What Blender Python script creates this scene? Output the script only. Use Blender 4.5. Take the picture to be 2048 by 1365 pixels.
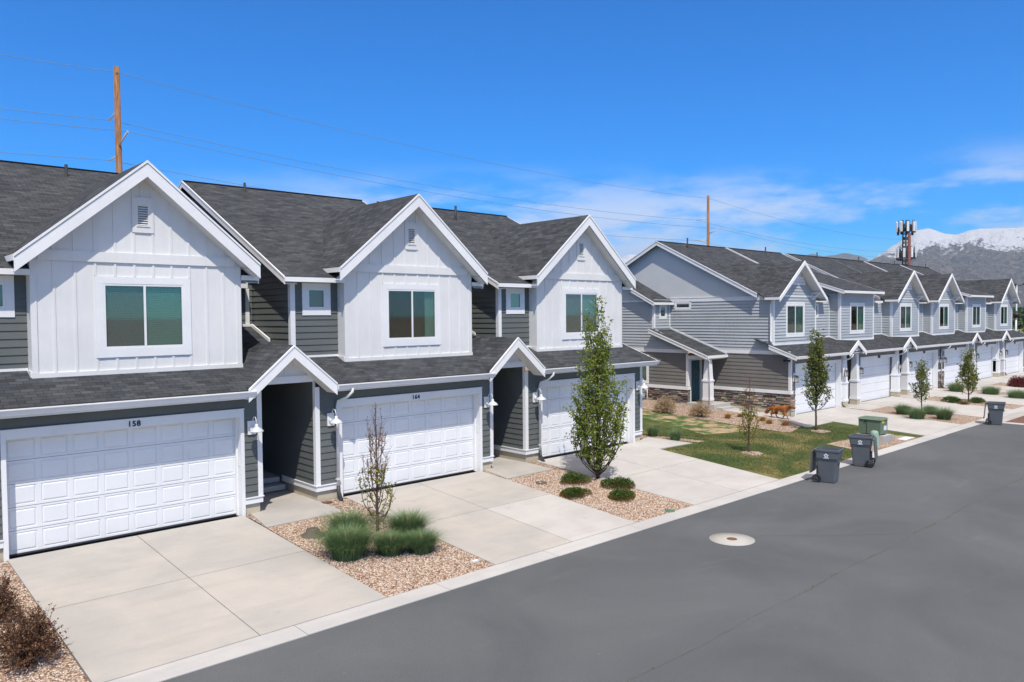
import bpy, math, random
from mathutils import Vector, Matrix
random.seed(7)
S = bpy.context.scene
for o in list(bpy.data.objects): bpy.data.objects.remove(o)
C = S.collection
# ------------------------------------------------------------------ camera
cd = bpy.data.cameras.new("camera"); cam = bpy.data.objects.new("camera", cd); C.objects.link(cam)
cd.sensor_width = 36; cd.lens = 26.99; cd.clip_start = .1; cd.clip_end = 60000
VX, VY, F = (2697.16-1024, 617.5-682.5), (-386.6-1024, 642.9-682.5), 1535.44
ax = Vector((VX[0], VX[1], F)).normalized(); ay = Vector((VY[0], VY[1], F)).normalized()
az = ax.cross(ay).normalized()
if az.y > 0: az = -az
ay = az.cross(ax)
right = Vector((ax.x, ay.x, az.x)); up = -Vector((ax.y, ay.y, az.y)); fwd = Vector((ax.z, ay.z, az.z))
M = Matrix((right, up, -fwd)).transposed().to_4x4(); M.translation = Vector((0, 0, 5.3))
cam.matrix_world = M
S.camera = cam
# ------------------------------------------------------------------ world, sun
SUN = Vector((-.64, -1, 1.87)).normalized()
w = bpy.data.worlds.new("World"); S.world = w; w.use_nodes = True
nt = w.node_tree; nt.nodes.clear()
def wn(t, **k):
    n = nt.nodes.new(t)
    for a, b in k.items(): setattr(n, a, b)
    return n
out = wn('ShaderNodeOutputWorld'); bg = wn('ShaderNodeBackground'); sky = wn('ShaderNodeTexSky')
sky.sky_type = 'NISHITA'; sky.sun_disc = False
sky.sun_elevation = math.asin(SUN.z); sky.sun_rotation = math.atan2(SUN.x, SUN.y)
sky.altitude = 1400; sky.air_density = 1.0; sky.dust_density = .35; sky.ozone_density = 3.0
hs = wn('ShaderNodeHueSaturation'); hs.inputs['Saturation'].default_value = 2.0; hs.inputs['Value'].default_value = 1.42
tc = wn('ShaderNodeTexCoord'); sep = wn('ShaderNodeSeparateXYZ')
nt.links.new(tc.outputs['Generated'], sep.inputs[0])
def wmath(op, a, b=None, clamp=False):
    n = wn('ShaderNodeMath', operation=op); n.use_clamp = clamp
    for i, v in enumerate((a, b)):
        if v is None: continue
        if isinstance(v, (int, float)): n.inputs[i].default_value = v
        else: nt.links.new(v, n.inputs[i])
    return n.outputs[0]
mp = wn('ShaderNodeMapping'); mp.inputs['Scale'].default_value = (3.2, 3.2, 13)
nt.links.new(tc.outputs['Generated'], mp.inputs[0])
nz = wn('ShaderNodeTexNoise'); nz.inputs['Scale'].default_value = 1.5; nz.inputs['Detail'].default_value = 9; nz.inputs['Roughness'].default_value = .6
nt.links.new(mp.outputs[0], nz.inputs['Vector'])
def wrange(v, a, b, c=0, d=1, smooth=True):
    n = wn('ShaderNodeMapRange'); n.interpolation_type = 'SMOOTHSTEP' if smooth else 'LINEAR'
    nt.links.new(v, n.inputs[0])
    for i, q in enumerate((a, b, c, d)): n.inputs[1+i].default_value = q
    return n.outputs[0]
cl = wrange(nz.outputs['Fac'], .38, .60)
lo = wrange(sep.outputs['Z'], -.02, .04); hi = wrange(sep.outputs['Z'], .12, .20, 1, 0)
azm = wrange(sep.outputs['X'], .25, .55)
cm = wmath('MULTIPLY', wmath('MULTIPLY', cl, lo), wmath('MULTIPLY', hi, azm)); cm = wmath('MULTIPLY', cm, .85)
mx = wn('ShaderNodeMix', data_type='RGBA'); nt.links.new(cm, mx.inputs[0])
gm = wn('ShaderNodeGamma'); gm.inputs[1].default_value = 1.0
nt.links.new(sky.outputs[0], hs.inputs['Color']); tn = wn('ShaderNodeMix', data_type='RGBA'); tn.blend_type = 'MULTIPLY'; tn.inputs[0].default_value = 1; nt.links.new(hs.outputs[0], tn.inputs[6]); tn.inputs[7].default_value = (.42, .95, 1.18, 1); nt.links.new(tn.outputs[2], mx.inputs[6]); mx.inputs[7].default_value = (6.6, 7.6, 9.6, 1)
# unseen cloud cover overhead, added to make the ambient light less blue
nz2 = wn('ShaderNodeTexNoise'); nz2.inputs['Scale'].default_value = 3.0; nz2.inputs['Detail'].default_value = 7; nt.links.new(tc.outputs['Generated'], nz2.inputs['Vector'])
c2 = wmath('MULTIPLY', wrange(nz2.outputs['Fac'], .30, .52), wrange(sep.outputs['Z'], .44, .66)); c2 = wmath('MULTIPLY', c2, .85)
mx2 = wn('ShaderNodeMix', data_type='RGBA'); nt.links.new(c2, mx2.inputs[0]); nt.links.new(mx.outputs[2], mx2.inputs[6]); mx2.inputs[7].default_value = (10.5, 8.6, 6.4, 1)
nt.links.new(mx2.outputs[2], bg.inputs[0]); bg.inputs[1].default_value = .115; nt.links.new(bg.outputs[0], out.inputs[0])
sl = bpy.data.lights.new("sun", 'SUN'); sl.energy = 4.7; sl.angle = math.radians(.53); sl.color = (1, .94, .84)
so = bpy.data.objects.new("sun", sl); C.objects.link(so); so.rotation_euler = (-SUN).to_track_quat('-Z', 'Y').to_euler(); so.location = (0, -20, 40)
S.view_settings.view_transform = 'Standard'; S.view_settings.look = 'None'; S.view_settings.exposure = 0.0; S.view_settings.gamma = 1
S.render.engine = 'CYCLES'; S.cycles.max_bounces = 8; S.cycles.transparent_max_bounces = 12; S.cycles.volume_bounces = 0

# ------------------------------------------------------------------ materials
class NT:
    def __init__(s, name, rough=.7, spec=.3):
        s.m = bpy.data.materials.new(name); s.m.use_nodes = True; s.t = s.m.node_tree; s.t.nodes.clear()
        s.o = s.n('ShaderNodeOutputMaterial'); s.b = s.n('ShaderNodeBsdfPrincipled'); s.t.links.new(s.b.outputs[0], s.o.inputs[0])
        s.b.inputs['Roughness'].default_value = rough; s.b.inputs['Specular IOR Level'].default_value = spec
    def n(s, t, **k):
        q = s.t.nodes.new(t)
        for a, b in k.items(): setattr(q, a, b)
        return q
    def l(s, a, b): s.t.links.new(a, b)
    def coord(s, kind='Object'): return s.n('ShaderNodeTexCoord').outputs[kind]
    def map(s, v, sc=(1, 1, 1), rot=(0, 0, 0)):
        m = s.n('ShaderNodeMapping'); s.l(v, m.inputs[0]); m.inputs['Scale'].default_value = sc; m.inputs['Rotation'].default_value = rot; return m.outputs[0]
    def noise(s, v, scale, detail=4, rough=.55, out='Fac', dist=0):
        q = s.n('ShaderNodeTexNoise'); s.l(v, q.inputs['Vector']); q.inputs['Scale'].default_value = scale; q.inputs['Detail'].default_value = detail
        q.inputs['Roughness'].default_value = rough; q.inputs['Distortion'].default_value = dist; return q.outputs[out]
    def vor(s, v, scale, out='Distance', feature='F1'):
        q = s.n('ShaderNodeTexVoronoi'); q.feature = feature; s.l(v, q.inputs['Vector']); q.inputs['Scale'].default_value = scale; return q.outputs[out]
    def ramp(s, f, stops):
        r = s.n('ShaderNodeValToRGB'); s.l(f, r.inputs[0]); e = r.color_ramp.elements
        while len(e) < len(stops): e.new(.5)
        for i, (p, c) in enumerate(stops): e[i].position = p; e[i].color = (c[0], c[1], c[2], 1)
        return r.outputs[0]
    def mix(s, f, a, b, mode='MIX'):
        x = s.n('ShaderNodeMix', data_type='RGBA'); x.blend_type = mode
        for i, v in ((0, f), (6, a), (7, b)):
            if isinstance(v, (int, float)): x.inputs[i].default_value = v
            elif isinstance(v, tuple): x.inputs[i].default_value = (v[0], v[1], v[2], 1)
            else: s.l(v, x.inputs[i])
        return x.outputs[2]
    def math(s, op, a, b=None, clamp=False):
        q = s.n('ShaderNodeMath', operation=op); q.use_clamp = clamp
        for i, v in enumerate((a, b)):
            if v is None: continue
            if isinstance(v, (int, float)): q.inputs[i].default_value = v
            else: s.l(v, q.inputs[i])
        return q.outputs[0]
    def rng(s, v, a, b, c=0, d=1):
        q = s.n('ShaderNodeMapRange'); q.interpolation_type = 'SMOOTHSTEP'; s.l(v, q.inputs[0])
        for i, k in enumerate((a, b, c, d)): q.inputs[1+i].default_value = k
        return q.outputs[0]
    def col(s, c):
        if isinstance(c, tuple): s.b.inputs['Base Color'].default_value = (c[0], c[1], c[2], 1)
        else: s.l(c, s.b.inputs['Base Color'])
        return s
    def bump(s, h, strength=.3, dist=.02):
        q = s.n('ShaderNodeBump'); q.inputs['Strength'].default_value = strength; q.inputs['Distance'].default_value = dist
        s.l(h, q.inputs['Height']); s.l(q.outputs[0], s.b.inputs['Normal']); return s
def paint(name, c, rough=.55, var=.06, spec=.3, grain=(1, 1, 1)):
    m = NT(name, rough, spec); v = m.coord()
    n1 = m.noise(v, .9, 5); n2 = m.noise(m.map(v, grain), 14, 4)
    a = m.mix(m.rng(n1, .3, .7), tuple(x*(1-var) for x in c), tuple(min(1, x*(1+var*.6)) for x in c))
    a = m.mix(m.rng(n2, .35, .75), a, m.mix(1, a, (1-var*.6,)*3, 'MULTIPLY'))
    m.col(a); m.bump(n2, .12, .003); return m.m
MAT = {}
MAT['white'] = paint('white_paint', (.80, .80, .80), .5, .05)
MAT['white_siding'] = paint('white_board_siding', (.74, .735, .72), .6, .05, grain=(1, 1, .12))
MAT['dark_siding'] = paint('charcoal_siding', (.125, .135, .13), .6, .07, grain=(.15, .15, 1))
MAT['light_siding'] = paint('pale_grey_siding', (.42, .445, .46), .6, .06, grain=(.15, .15, 1))
MAT['taupe_siding'] = paint('taupe_siding', (.185, .175, .162), .6, .07, grain=(.15, .15, 1))
MAT['stucco'] = paint('stucco', (.58, .60, .60), .9, .04)
MAT['soffit'] = paint('soffit_panel', (.72, .71, .68), .6, .04)
MAT['foundation'] = paint('foundation_concrete', (.50, .44, .33), .9, .12)
MAT['metal'] = paint('galvanised_metal', (.62, .65, .68), .32, .1, .6)
MAT['black'] = paint('black_metal', (.03, .03, .033), .45, .1)
MAT['darkgrey'] = paint('dark_plastic', (.05, .055, .06), .5, .1)
MAT['teal'] = paint('teal_door_paint', (.035, .095, .115), .45, .08)
MAT['wirem'] = paint('wire_metal', (.22, .24, .28), .5, .1)
MAT['numbers'] = paint('number_metal', (.012, .012, .012), .5, .1)
MAT['frosted'] = paint('frosted_glass', (.75, .74, .68), .35, .03)
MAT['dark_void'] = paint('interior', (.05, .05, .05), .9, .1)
MAT['blind'] = None
def mk_door():
    m = NT('garage_door_paint', .42, .35); v = m.coord(); n = m.noise(v, 1.1, 5); n2 = m.noise(m.map(v, (.3, 1, 9)), 9, 4)
    a = m.mix(m.rng(n, .3, .75), (.80, .81, .82), (.75, .76, .775)); a = m.mix(m.math('MULTIPLY', m.rng(n2, .5, .8), .3), a, (.66, .65, .63))
    m.col(a); m.bump(n2, .08, .002); return m.m
MAT['door'] = mk_door()
def mk_shingle(name, c0, c1, sc=1.0):
    m = NT(name, .92, .12); uv = m.coord('UV')
    b = m.n('ShaderNodeTexBrick'); m.l(uv, b.inputs['Vector']); b.offset = .5; b.squash = 1
    b.inputs['Scale'].default_value = 1; b.inputs['Brick Width'].default_value = .27*sc; b.inputs['Row Height'].default_value = .142*sc
    b.inputs['Mortar Size'].default_value = .007; b.inputs['Mortar Smooth'].default_value = .6; b.inputs['Bias'].default_value = 0
    b.inputs['Color1'].default_value = (*c0, 1); b.inputs['Color2'].default_value = (*c1, 1); b.inputs['Mortar'].default_value = tuple(x*.35 for x in c0)+(1,)
    b2 = m.n('ShaderNodeTexBrick'); m.l(m.map(uv, (1, 1, 1)), b2.inputs['Vector']); b2.offset = .37
    b2.inputs['Scale'].default_value = 1; b2.inputs['Brick Width'].default_value = .41*sc; b2.inputs['Row Height'].default_value = .142*sc
    b2.inputs['Mortar Size'].default_value = .0; b2.inputs['Color1'].default_value = (.72, .72, .72, 1); b2.inputs['Color2'].default_value = (1.25, 1.25, 1.25, 1)
    n = m.noise(uv, 90, 3); big = m.noise(uv, .45, 4)
    a = m.mix(.8, b.outputs[0], b2.outputs[0], 'MULTIPLY')
    a = m.mix(.8, a, m.ramp(n, [(.3, (.6, .6, .6)), (.75, (1.35, 1.33, 1.3))]), 'MULTIPLY')
    a = m.mix(.7, a, m.ramp(big, [(.35, (.93, .93, .94)), (.7, (1.06, 1.06, 1.05))]), 'MULTIPLY')
    m.col(a)
    sp = m.n('ShaderNodeSeparateXYZ'); m.l(uv, sp.inputs[0])
    saw = m.math('FRACT', m.math('DIVIDE', sp.outputs[1], .142*sc)); h = m.math('ADD', m.math('SUBTRACT', 1.0, saw), m.math('MULTIPLY', b2.outputs[0], .35))
    h = m.math('ADD', h, m.math('MULTIPLY', n, .2)); m.bump(h, .8, .012); return m.m
MAT['shingle'] = mk_shingle('asphalt_shingle', (.046, .051, .060), (.078, .084, .093))
def mk_concrete(name, c0, c1):
    m = NT(name, .85, .2); v = m.coord(); a = m.noise(v, .55, 6, .6, dist=.4); b = m.noise(m.map(v, (.35, 1.6, 1), (0, 0, .15)), 1.3, 6, .65)
    f = m.noise(v, 60, 3); st = m.noise(v, 1.9, 5, .7)
    c = m.mix(m.rng(a, .32, .68), c0, c1); c = m.mix(m.math('MULTIPLY', m.rng(b, .45, .75), .5), c, tuple(x*.88 for x in c0))
    c = m.mix(m.math('MULTIPLY', m.rng(st, .62, .8), .55), c, (.30, .27, .23))
    c = m.mix(.25, c, m.ramp(f, [(.3, (.75, .75, .75)), (.7, (1.2, 1.2, 1.2))]), 'MULTIPLY')
    vo = m.vor(v, 3.2); c = m.mix(m.rng(vo, .02, .035, .5, 0), c, (.16, .13, .10))
    m.col(c); m.bump(f, .15, .004); return m.m
MAT['concrete'] = mk_concrete('driveway_concrete', (.38, .365, .345), (.46, .43, .395))
MAT['concrete2'] = mk_concrete('pale_concrete', (.43, .415, .40), (.50, .48, .46))
MAT['curb'] = mk_concrete('curb_concrete', (.43, .425, .42), (.50, .49, .48))
def mk_asphalt():
    m = NT('asphalt', .88, .25); v = m.coord(); a = m.noise(v, .28, 7, .62, dist=.6); b = m.noise(m.map(v, (.35, 1.5, 1)), .8, 7, .7, dist=.4); f = m.noise(v, 120, 2, .6); g = m.noise(v, 28, 4, .7)
    c = m.ramp(a, [(.3, (.082, .089, .098)), (.72, (.118, .125, .134))])
    c = m.mix(m.math('MULTIPLY', m.rng(b, .58, .8), .42), c, (.19, .187, .184))
    c = m.mix(.85, c, m.ramp(f, [(.3, (.42, .42, .42)), (.72, (1.7, 1.68, 1.65))]), 'MULTIPLY')
    c = m.mix(.6, c, m.ramp(g, [(.3, (.82, .82, .82)), (.75, (1.2, 1.2, 1.2))]), 'MULTIPLY')
    sc = m.vor(m.map(v, (.6, 2.5, 1), (0, 0, .3)), 1.4); c = m.mix(m.rng(sc, .012, .03, .55, 0), c, (.36, .35, .33))
    m.col(c); m.bump(f, .35, .006); return m.m
MAT['asphalt'] = mk_asphalt()
def mk_gravel():
    m = NT('pink_gravel', .9, .15); v = m.coord(); cc = m.vor(v, 24, 'Color'); d = m.vor(v, 24, 'Distance'); n = m.noise(v, 1.2, 4); sp = m.n('ShaderNodeSeparateXYZ'); m.l(cc, sp.inputs[0])
    c = m.ramp(sp.outputs[0], [(0, (.20, .115, .075)), (.22, (.42, .27, .19)), (.5, (.55, .41, .31)), (.78, (.62, .52, .43)), (1, (.72, .66, .60))])
    c = m.mix(m.rng(d, .35, .7, 0, .75), c, (.10, .065, .045)); c = m.mix(.5, c, m.ramp(n, [(.3, (.85, .85, .85)), (.7, (1.1, 1.1, 1.1))]), 'MULTIPLY')
    m.col(c); m.bump(m.math('SUBTRACT', 1.0, d), 1.0, .03); return m.m
MAT['gravel'] = mk_gravel()
def mk_lawn():
    m = NT('lawn', .9, .1); v = m.coord(); a = m.noise(v, .42, 6, .6, dist=.8); b = m.noise(v, 5, 5, .7); f = m.noise(v, 70, 3, .7)
    c = m.ramp(a, [(.30, (.05, .085, .03)), (.47, (.08, .11, .04)), (.56, (.17, .155, .07)), (.70, (.27, .22, .12))])
    c = m.mix(.8, c, m.ramp(b, [(.3, (.6, .65, .55)), (.7, (1.3, 1.25, 1.2))]), 'MULTIPLY'); c = m.mix(.9, c, m.ramp(f, [(.3, (.45, .5, .4)), (.72, (1.55, 1.5, 1.3))]), 'MULTIPLY')
    m.col(c); m.bump(f, .8, .03); return m.m
MAT['lawn'] = mk_lawn()
def mk_plain(name, stops, scale, rough=.9):
    m = NT(name, rough, .15); v = m.coord(); a = m.noise(v, scale, 7, .62); f = m.noise(v, scale*18, 4, .7)
    c = m.ramp(a, stops); c = m.mix(.6, c, m.ramp(f, [(.3, (.7, .7, .7)), (.7, (1.25, 1.25, 1.25))]), 'MULTIPLY'); m.col(c); m.bump(f, .3, .02); return m.m
MAT['dry'] = mk_plain('dry_ground', [(.3, (.20, .15, .10)), (.5, (.30, .23, .15)), (.7, (.10, .13, .05))], .05)
MAT['bare'] = mk_plain('bare_soil', [(.3, (.05, .10, .03)), (.45, (.07, .12, .035)), (.55, (.34, .26, .16)), (.7, (.42, .33, .22))], 1.3)
MAT['bark'] = mk_plain('bark', [(.3, (.05, .035, .026)), (.7, (.16, .115, .085))], 9)
MAT['twig'] = mk_plain('twig', [(.3, (.10, .05, .035)), (.7, (.24, .14, .09))], 12)
MAT['strawtwig'] = mk_plain('straw_twig', [(.3, (.30, .20, .13)), (.7, (.52, .40, .29))], 12)
MAT['brick'] = mk_plain('brown_paving', [(.3, (.13, .075, .06)), (.7, (.20, .12, .095))], 3)
MAT['mortar'] = mk_plain('mortar', [(.3, (.06, .055, .05)), (.7, (.11, .10, .09))], 12)
def mk_wood():
    m = NT('pole_wood', .85, .15); v = m.coord(); a = m.noise(m.map(v, (8, 8, .5)), 3, 6, .65); b = m.noise(v, .5, 3)
    c = m.ramp(a, [(.28, (.07, .03, .015)), (.5, (.27, .13, .06)), (.75, (.42, .25, .14))]); c = m.mix(m.rng(b, .5, .7, 0, .4), c, (.33, .27, .22)); m.col(c); m.bump(a, .5, .01); return m.m
MAT['wood'] = mk_wood()
def mk_leaf(name, cols, trans=.35):
    m = NT(name, .55, .3); g = m.n('ShaderNodeNewGeometry'); c = m.ramp(g.outputs['Random Per Island'], [(i/(len(cols)-1), x) for i, x in enumerate(cols)])
    m.col(c); t = m.n('ShaderNodeBsdfTranslucent'); m.l(c, t.inputs[0]); x = m.n('ShaderNodeMixShader'); x.inputs[0].default_value = trans
    m.l(m.b.outputs[0], x.inputs[1]); m.l(t.outputs[0], x.inputs[2]); m.l(x.outputs[0], m.o.inputs[0]); return m.m
MAT['leaf'] = mk_leaf('pear_leaf', [(.08, .14, .022), (.15, .22, .03), (.24, .30, .045), (.34, .38, .07), (.18, .25, .035)])
MAT['leafb'] = mk_leaf('mixed_leaf', [(.08, .14, .03), (.14, .19, .035), (.26, .27, .055), (.10, .16, .045), (.30, .23, .07)])
MAT['leafy'] = mk_leaf('yellow_leaf', [(.25, .26, .03), (.38, .36, .05), (.14, .2, .03), (.35, .25, .06)])
MAT['bud'] = mk_leaf('brown_bud', [(.20, .09, .05), (.33, .18, .10), (.15, .07, .045)])
MAT['brownleaf'] = mk_leaf('rust_leaf', [(.10, .045, .025), (.19, .085, .045), (.26, .14, .08), (.075, .04, .025), (.12, .09, .035)], .2)
MAT['redleaf'] = mk_leaf('barberry_leaf', [(.10, .018, .02), (.19, .03, .035), (.06, .015, .015), (.26, .07, .06)], .25)
MAT['grass'] = mk_leaf('grass_blade', [(.07, .15, .055), (.10, .20, .07), (.15, .25, .10), (.26, .32, .17), (.08, .16, .06)], .3)
MAT['straw'] = mk_leaf('straw_blade', [(.42, .32, .17), (.54, .42, .25), (.33, .24, .12)], .3)
MAT['orangestraw'] = mk_leaf('orange_straw', [(.42, .22, .07), (.55, .33, .12), (.33, .17, .06)], .3)
MAT['juniper'] = mk_leaf('juniper_leaf', [(.035, .08, .015), (.06, .115, .02), (.10, .15, .03), (.05, .09, .02)], .2)
MAT['junorange'] = mk_leaf('juniper_tip', [(.25, .13, .04), (.16, .12, .03), (.09, .12, .03)], .2)
MAT['lawnblade'] = mk_leaf('lawn_blade', [(.045, .085, .03), (.07, .115, .04), (.12, .14, .055), (.22, .20, .10), (.06, .095, .035)], .25)
MAT['fartree'] = mk_leaf('far_tree_leaf', [(.04, .08, .03), (.06, .11, .04), (.03, .06, .03)], .2)
MAT['farhedge'] = mk_leaf('hedge_leaf', [(.09, .16, .03), (.14, .22, .04), (.06, .12, .02)], .2)
def mk_glass(name, tint, refl=.1):
    m = NT(name); m.t.nodes.remove(m.b); tr = m.n('ShaderNodeBsdfTransparent'); tr.inputs[0].default_value = (*tint, 1)
    gl = m.n('ShaderNodeBsdfGlossy'); gl.inputs['Roughness'].default_value = .03; gl.inputs[0].default_value = (.9, .95, 1, 1)
    fr = m.n('ShaderNodeLayerWeight'); fr.inputs[0].default_value = .35
    x = m.n('ShaderNodeMixShader'); m.l(m.math('ADD', m.math('MULTIPLY', fr.outputs['Fresnel'], .25), refl, True), x.inputs[0]); m.l(tr.outputs[0], x.inputs[1]); m.l(gl.outputs[0], x.inputs[2]); m.l(x.outputs[0], m.o.inputs[0]); return m.m
MAT['glass_dark'] = mk_glass('screened_glass', (.66, .70, .69), .07)
MAT['glass'] = mk_glass('green_tinted_glass', (.66, .78, .75), .08)
def mk_blind():
    m = NT('window_blind', .6, .3); v = m.coord(); sp = m.n('ShaderNodeSeparateXYZ'); m.l(v, sp.inputs[0]); s = m.math('FRACT', m.math('DIVIDE', sp.outputs[2], .052))
    m.col(m.mix(m.rng(s, .0, .25), (.26, .30, .30), (.44, .49, .48))); m.bump(s, .5, .01); return m.m
MAT['blind'] = mk_blind()
def mk_curtain():
    m = NT('curtain_cloth', .8, .1); v = m.coord(); n = m.noise(m.map(v, (9, 9, .25)), 3, 4); m.col(m.mix(n, (.24, .34, .33), (.50, .60, .58))); m.bump(n, .8, .03); return m.m
MAT['curtain'] = mk_curtain()
def mk_stone():
    m = NT('ledge_stone', .9, .2); at = m.n('ShaderNodeAttribute'); at.attribute_name = 'Col'; v = m.coord(); n = m.noise(v, 22, 5, .7)
    m.col(m.mix(.8, at.outputs['Color'], m.ramp(n, [(.3, (.55, .55, .55)), (.75, (1.4, 1.38, 1.35))]), 'MULTIPLY')); m.bump(n, .6, .015); return m.m
MAT['stone'] = mk_stone()
def mk_bin():
    m = NT('bin_plastic', .42, .4); v = m.coord(); n = m.noise(v, 3, 5); m.col(m.mix(n, (.085, .095, .105), (.125, .135, .145))); m.bump(m.noise(v, 60, 3), .1, .003); return m.m
MAT['bin'] = mk_bin(); MAT['greenbox'] = paint('transformer_green', (.13, .19, .13), .5, .1); MAT['palegreen'] = paint('pale_green_plastic', (.27, .38, .30), .5, .08)
MAT['yellow'] = paint('yellow_label', (.65, .45, .03), .5, .05); MAT['paper'] = paint('white_label', (.7, .72, .75), .5, .05)
MAT['rust'] = paint('rusted_iron', (.16, .08, .05), .8, .25); MAT['manholering'] = mk_concrete('manhole_collar', (.38, .37, .34), (.46, .45, .42)); MAT['wreath'] = mk_leaf('wreath_leaf', [(.35, .22, .08), (.20, .15, .07), (.5, .36, .16)], .1)
MAT['valve'] = paint('valve_lid', (.13, .11, .09), .8, .2); MAT['greenlid'] = paint('green_lid', (.08, .17, .11), .6, .1); MAT['meter'] = paint('meter_green', (.33, .42, .42), .45, .1); MAT['redpole'] = paint('mast_paint', (.16, .06, .055), .7, .15)
MAT['masonry'] = paint('masonry_wall', (.36, .37, .38), .85, .12)

# ------------------------------------------------------------------ mesh helpers
SPLIT = {'corner_trim', 'base_trim', 'foundation', 'band_board', 'gutter', 'rake_board', 'dormer_cheek', 'louvre_x', 'gable_soffit'}
class MB:
    def __init__(s): s.v = []; s.f = []; s.uv = []; s.mi = []; s.col = []; s.c = (1, 1, 1); s.m = 0; s.sm = []; s.smooth = False
    def face(s, pts, uv=None):
        i = len(s.v); s.v += [tuple(p) for p in pts]; s.f.append(tuple(range(i, i+len(pts))))
        s.uv.append(uv); s.mi.append(s.m); s.col.append(s.c); s.sm.append(s.smooth)
    def box(s, a, b, bev=0):
        x0, y0, z0 = (min(a[i], b[i]) for i in range(3)); x1, y1, z1 = (max(a[i], b[i]) for i in range(3))
        P = [(x0, y0, z0), (x1, y0, z0), (x1, y1, z0), (x0, y1, z0), (x0, y0, z1), (x1, y0, z1), (x1, y1, z1), (x0, y1, z1)]
        for q in ((0, 3, 2, 1), (4, 5, 6, 7), (0, 1, 5, 4), (1, 2, 6, 5), (2, 3, 7, 6), (3, 0, 4, 7)): s.face([P[i] for i in q])
    def hexa(s, B, T):
        s.face(B[::-1]); s.face(T); n = len(B)
        for i in range(n): j = (i+1) % n; s.face([B[i], B[j], T[j], T[i]])
    def prism(s, poly, d):
        d = Vector(d); B = [Vector(p) for p in poly]; T = [p+d for p in B]; s.hexa(B, T)
    def lathe(s, prof, c, axis='z', n=16, close=True):
        c = Vector(c); sm = s.smooth; s.smooth = True; base = len(s.v); m = len(prof)
        for k in range(n):
            a = 2*math.pi*k/n
            for r, h in prof:
                p = (r*math.cos(a), r*math.sin(a), h)
                if axis == 'y': p = (p[0], -p[2], p[1])
                if axis == 'x': p = (p[2], p[0], p[1])
                s.v.append(tuple(c+Vector(p)))
        for k in range(n):
            k2 = (k+1) % n
            for i in range(m-1):
                s.f.append((base+k*m+i, base+k2*m+i, base+k2*m+i+1, base+k*m+i+1)); s.uv.append(None); s.mi.append(s.m); s.col.append(s.c); s.sm.append(True)
        s.smooth = sm
    def tube(s, path, r, n=6, cap=True):
        path = [Vector(p) for p in path]; base = len(s.v); m = len(path); a = None
        for i, p in enumerate(path):
            t = (path[min(i+1, m-1)]-path[max(i-1, 0)])
            if t.length < 1e-9: t = Vector((0, 0, 1))
            t.normalize()
            if a is None: a = t.cross(Vector((0, 0, 1)) if abs(t.z) < .9 else Vector((1, 0, 0))).normalized()
            else:
                a = a-t*a.dot(t)
                a = a.normalized() if a.length > 1e-6 else t.orthogonal().normalized()
            b = t.cross(a).normalized()
            rr = r[i] if isinstance(r, (list, tuple)) else r
            for k in range(n):
                q = p+a*math.cos(2*math.pi*k/n)*rr+b*math.sin(2*math.pi*k/n)*rr; s.v.append(tuple(q))
        for i in range(m-1):
            for k in range(n):
                k2 = (k+1) % n
                s.f.append((base+i*n+k, base+i*n+k2, base+(i+1)*n+k2, base+(i+1)*n+k)); s.uv.append(None); s.mi.append(s.m); s.col.append(s.c); s.sm.append(True)
        if cap:
            for q in (list(range(n))[::-1], [(m-1)*n+k for k in range(n)]):
                s.f.append(tuple(base+k for k in q)); s.uv.append(None); s.mi.append(s.m); s.col.append(s.c); s.sm.append(False)
    def build(s, name, mats, parent=None, bevel=0):
        if name in SPLIT:
            ps = s.groups()
            if len(ps) > 1: return [p.build0(name, mats, parent, bevel) for p in ps][0]
        return s.build0(name, mats, parent, bevel)
    def groups(s, eps=.04):
        n = len(s.f); bb = []; vp = {}; par = list(range(n))
        def find(a):
            while par[a] != a: par[a] = par[par[a]]; a = par[a]
            return a
        for f in s.f:
            P = [s.v[i] for i in f]; bb.append([min(p[k] for p in P)-eps for k in range(3)]+[max(p[k] for p in P)+eps for k in range(3)])
        for i in range(n):
            for j in range(i+1, n):
                a, b = bb[i], bb[j]
                if a[0] <= b[3] and b[0] <= a[3] and a[1] <= b[4] and b[1] <= a[4] and a[2] <= b[5] and b[2] <= a[5]: par[find(i)] = find(j)
        G = {}
        for i in range(n): G.setdefault(find(i), []).append(i)
        out = []
        for g in G.values():
            q = MB()
            for i in g: q.m = s.mi[i]; q.c = s.col[i]; q.smooth = s.sm[i]; q.face([s.v[k] for k in s.f[i]], s.uv[i])
            out.append(q)
        return out
    def build0(s, name, mats, parent=None, bevel=0):
        me = bpy.data.meshes.new(name); me.from_pydata(s.v, [], s.f)
        if not isinstance(mats, (list, tuple)): mats = [mats]
        for m in mats: me.materials.append(MAT[m] if isinstance(m, str) else m)
        me.polygons.foreach_set('material_index', s.mi); me.polygons.foreach_set('use_smooth', s.sm)
        if any(u is not None for u in s.uv):
            ul = me.uv_layers.new(name='UVMap'); d = []
            for f, u in zip(s.f, s.uv): d += ([c for q in u for c in q] if u is not None else [0.0]*(2*len(f)))
            ul.data.foreach_set('uv', d)
        if any(c != (1, 1, 1) for c in s.col):
            ca = me.color_attributes.new('Col', 'FLOAT_COLOR', 'CORNER'); d = []
            for f, c in zip(s.f, s.col): d += [c[0], c[1], c[2], 1.0]*len(f)
            ca.data.foreach_set('color', d)
        me.update(); me.validate()
        o = bpy.data.objects.new(name, me); C.objects.link(o)
        if bevel:
            b = o.modifiers.new('bevel', 'BEVEL'); b.width = bevel; b.segments = 2; b.limit_method = 'ANGLE'
        if parent is not None: attach(o, parent)
        return o
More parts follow.
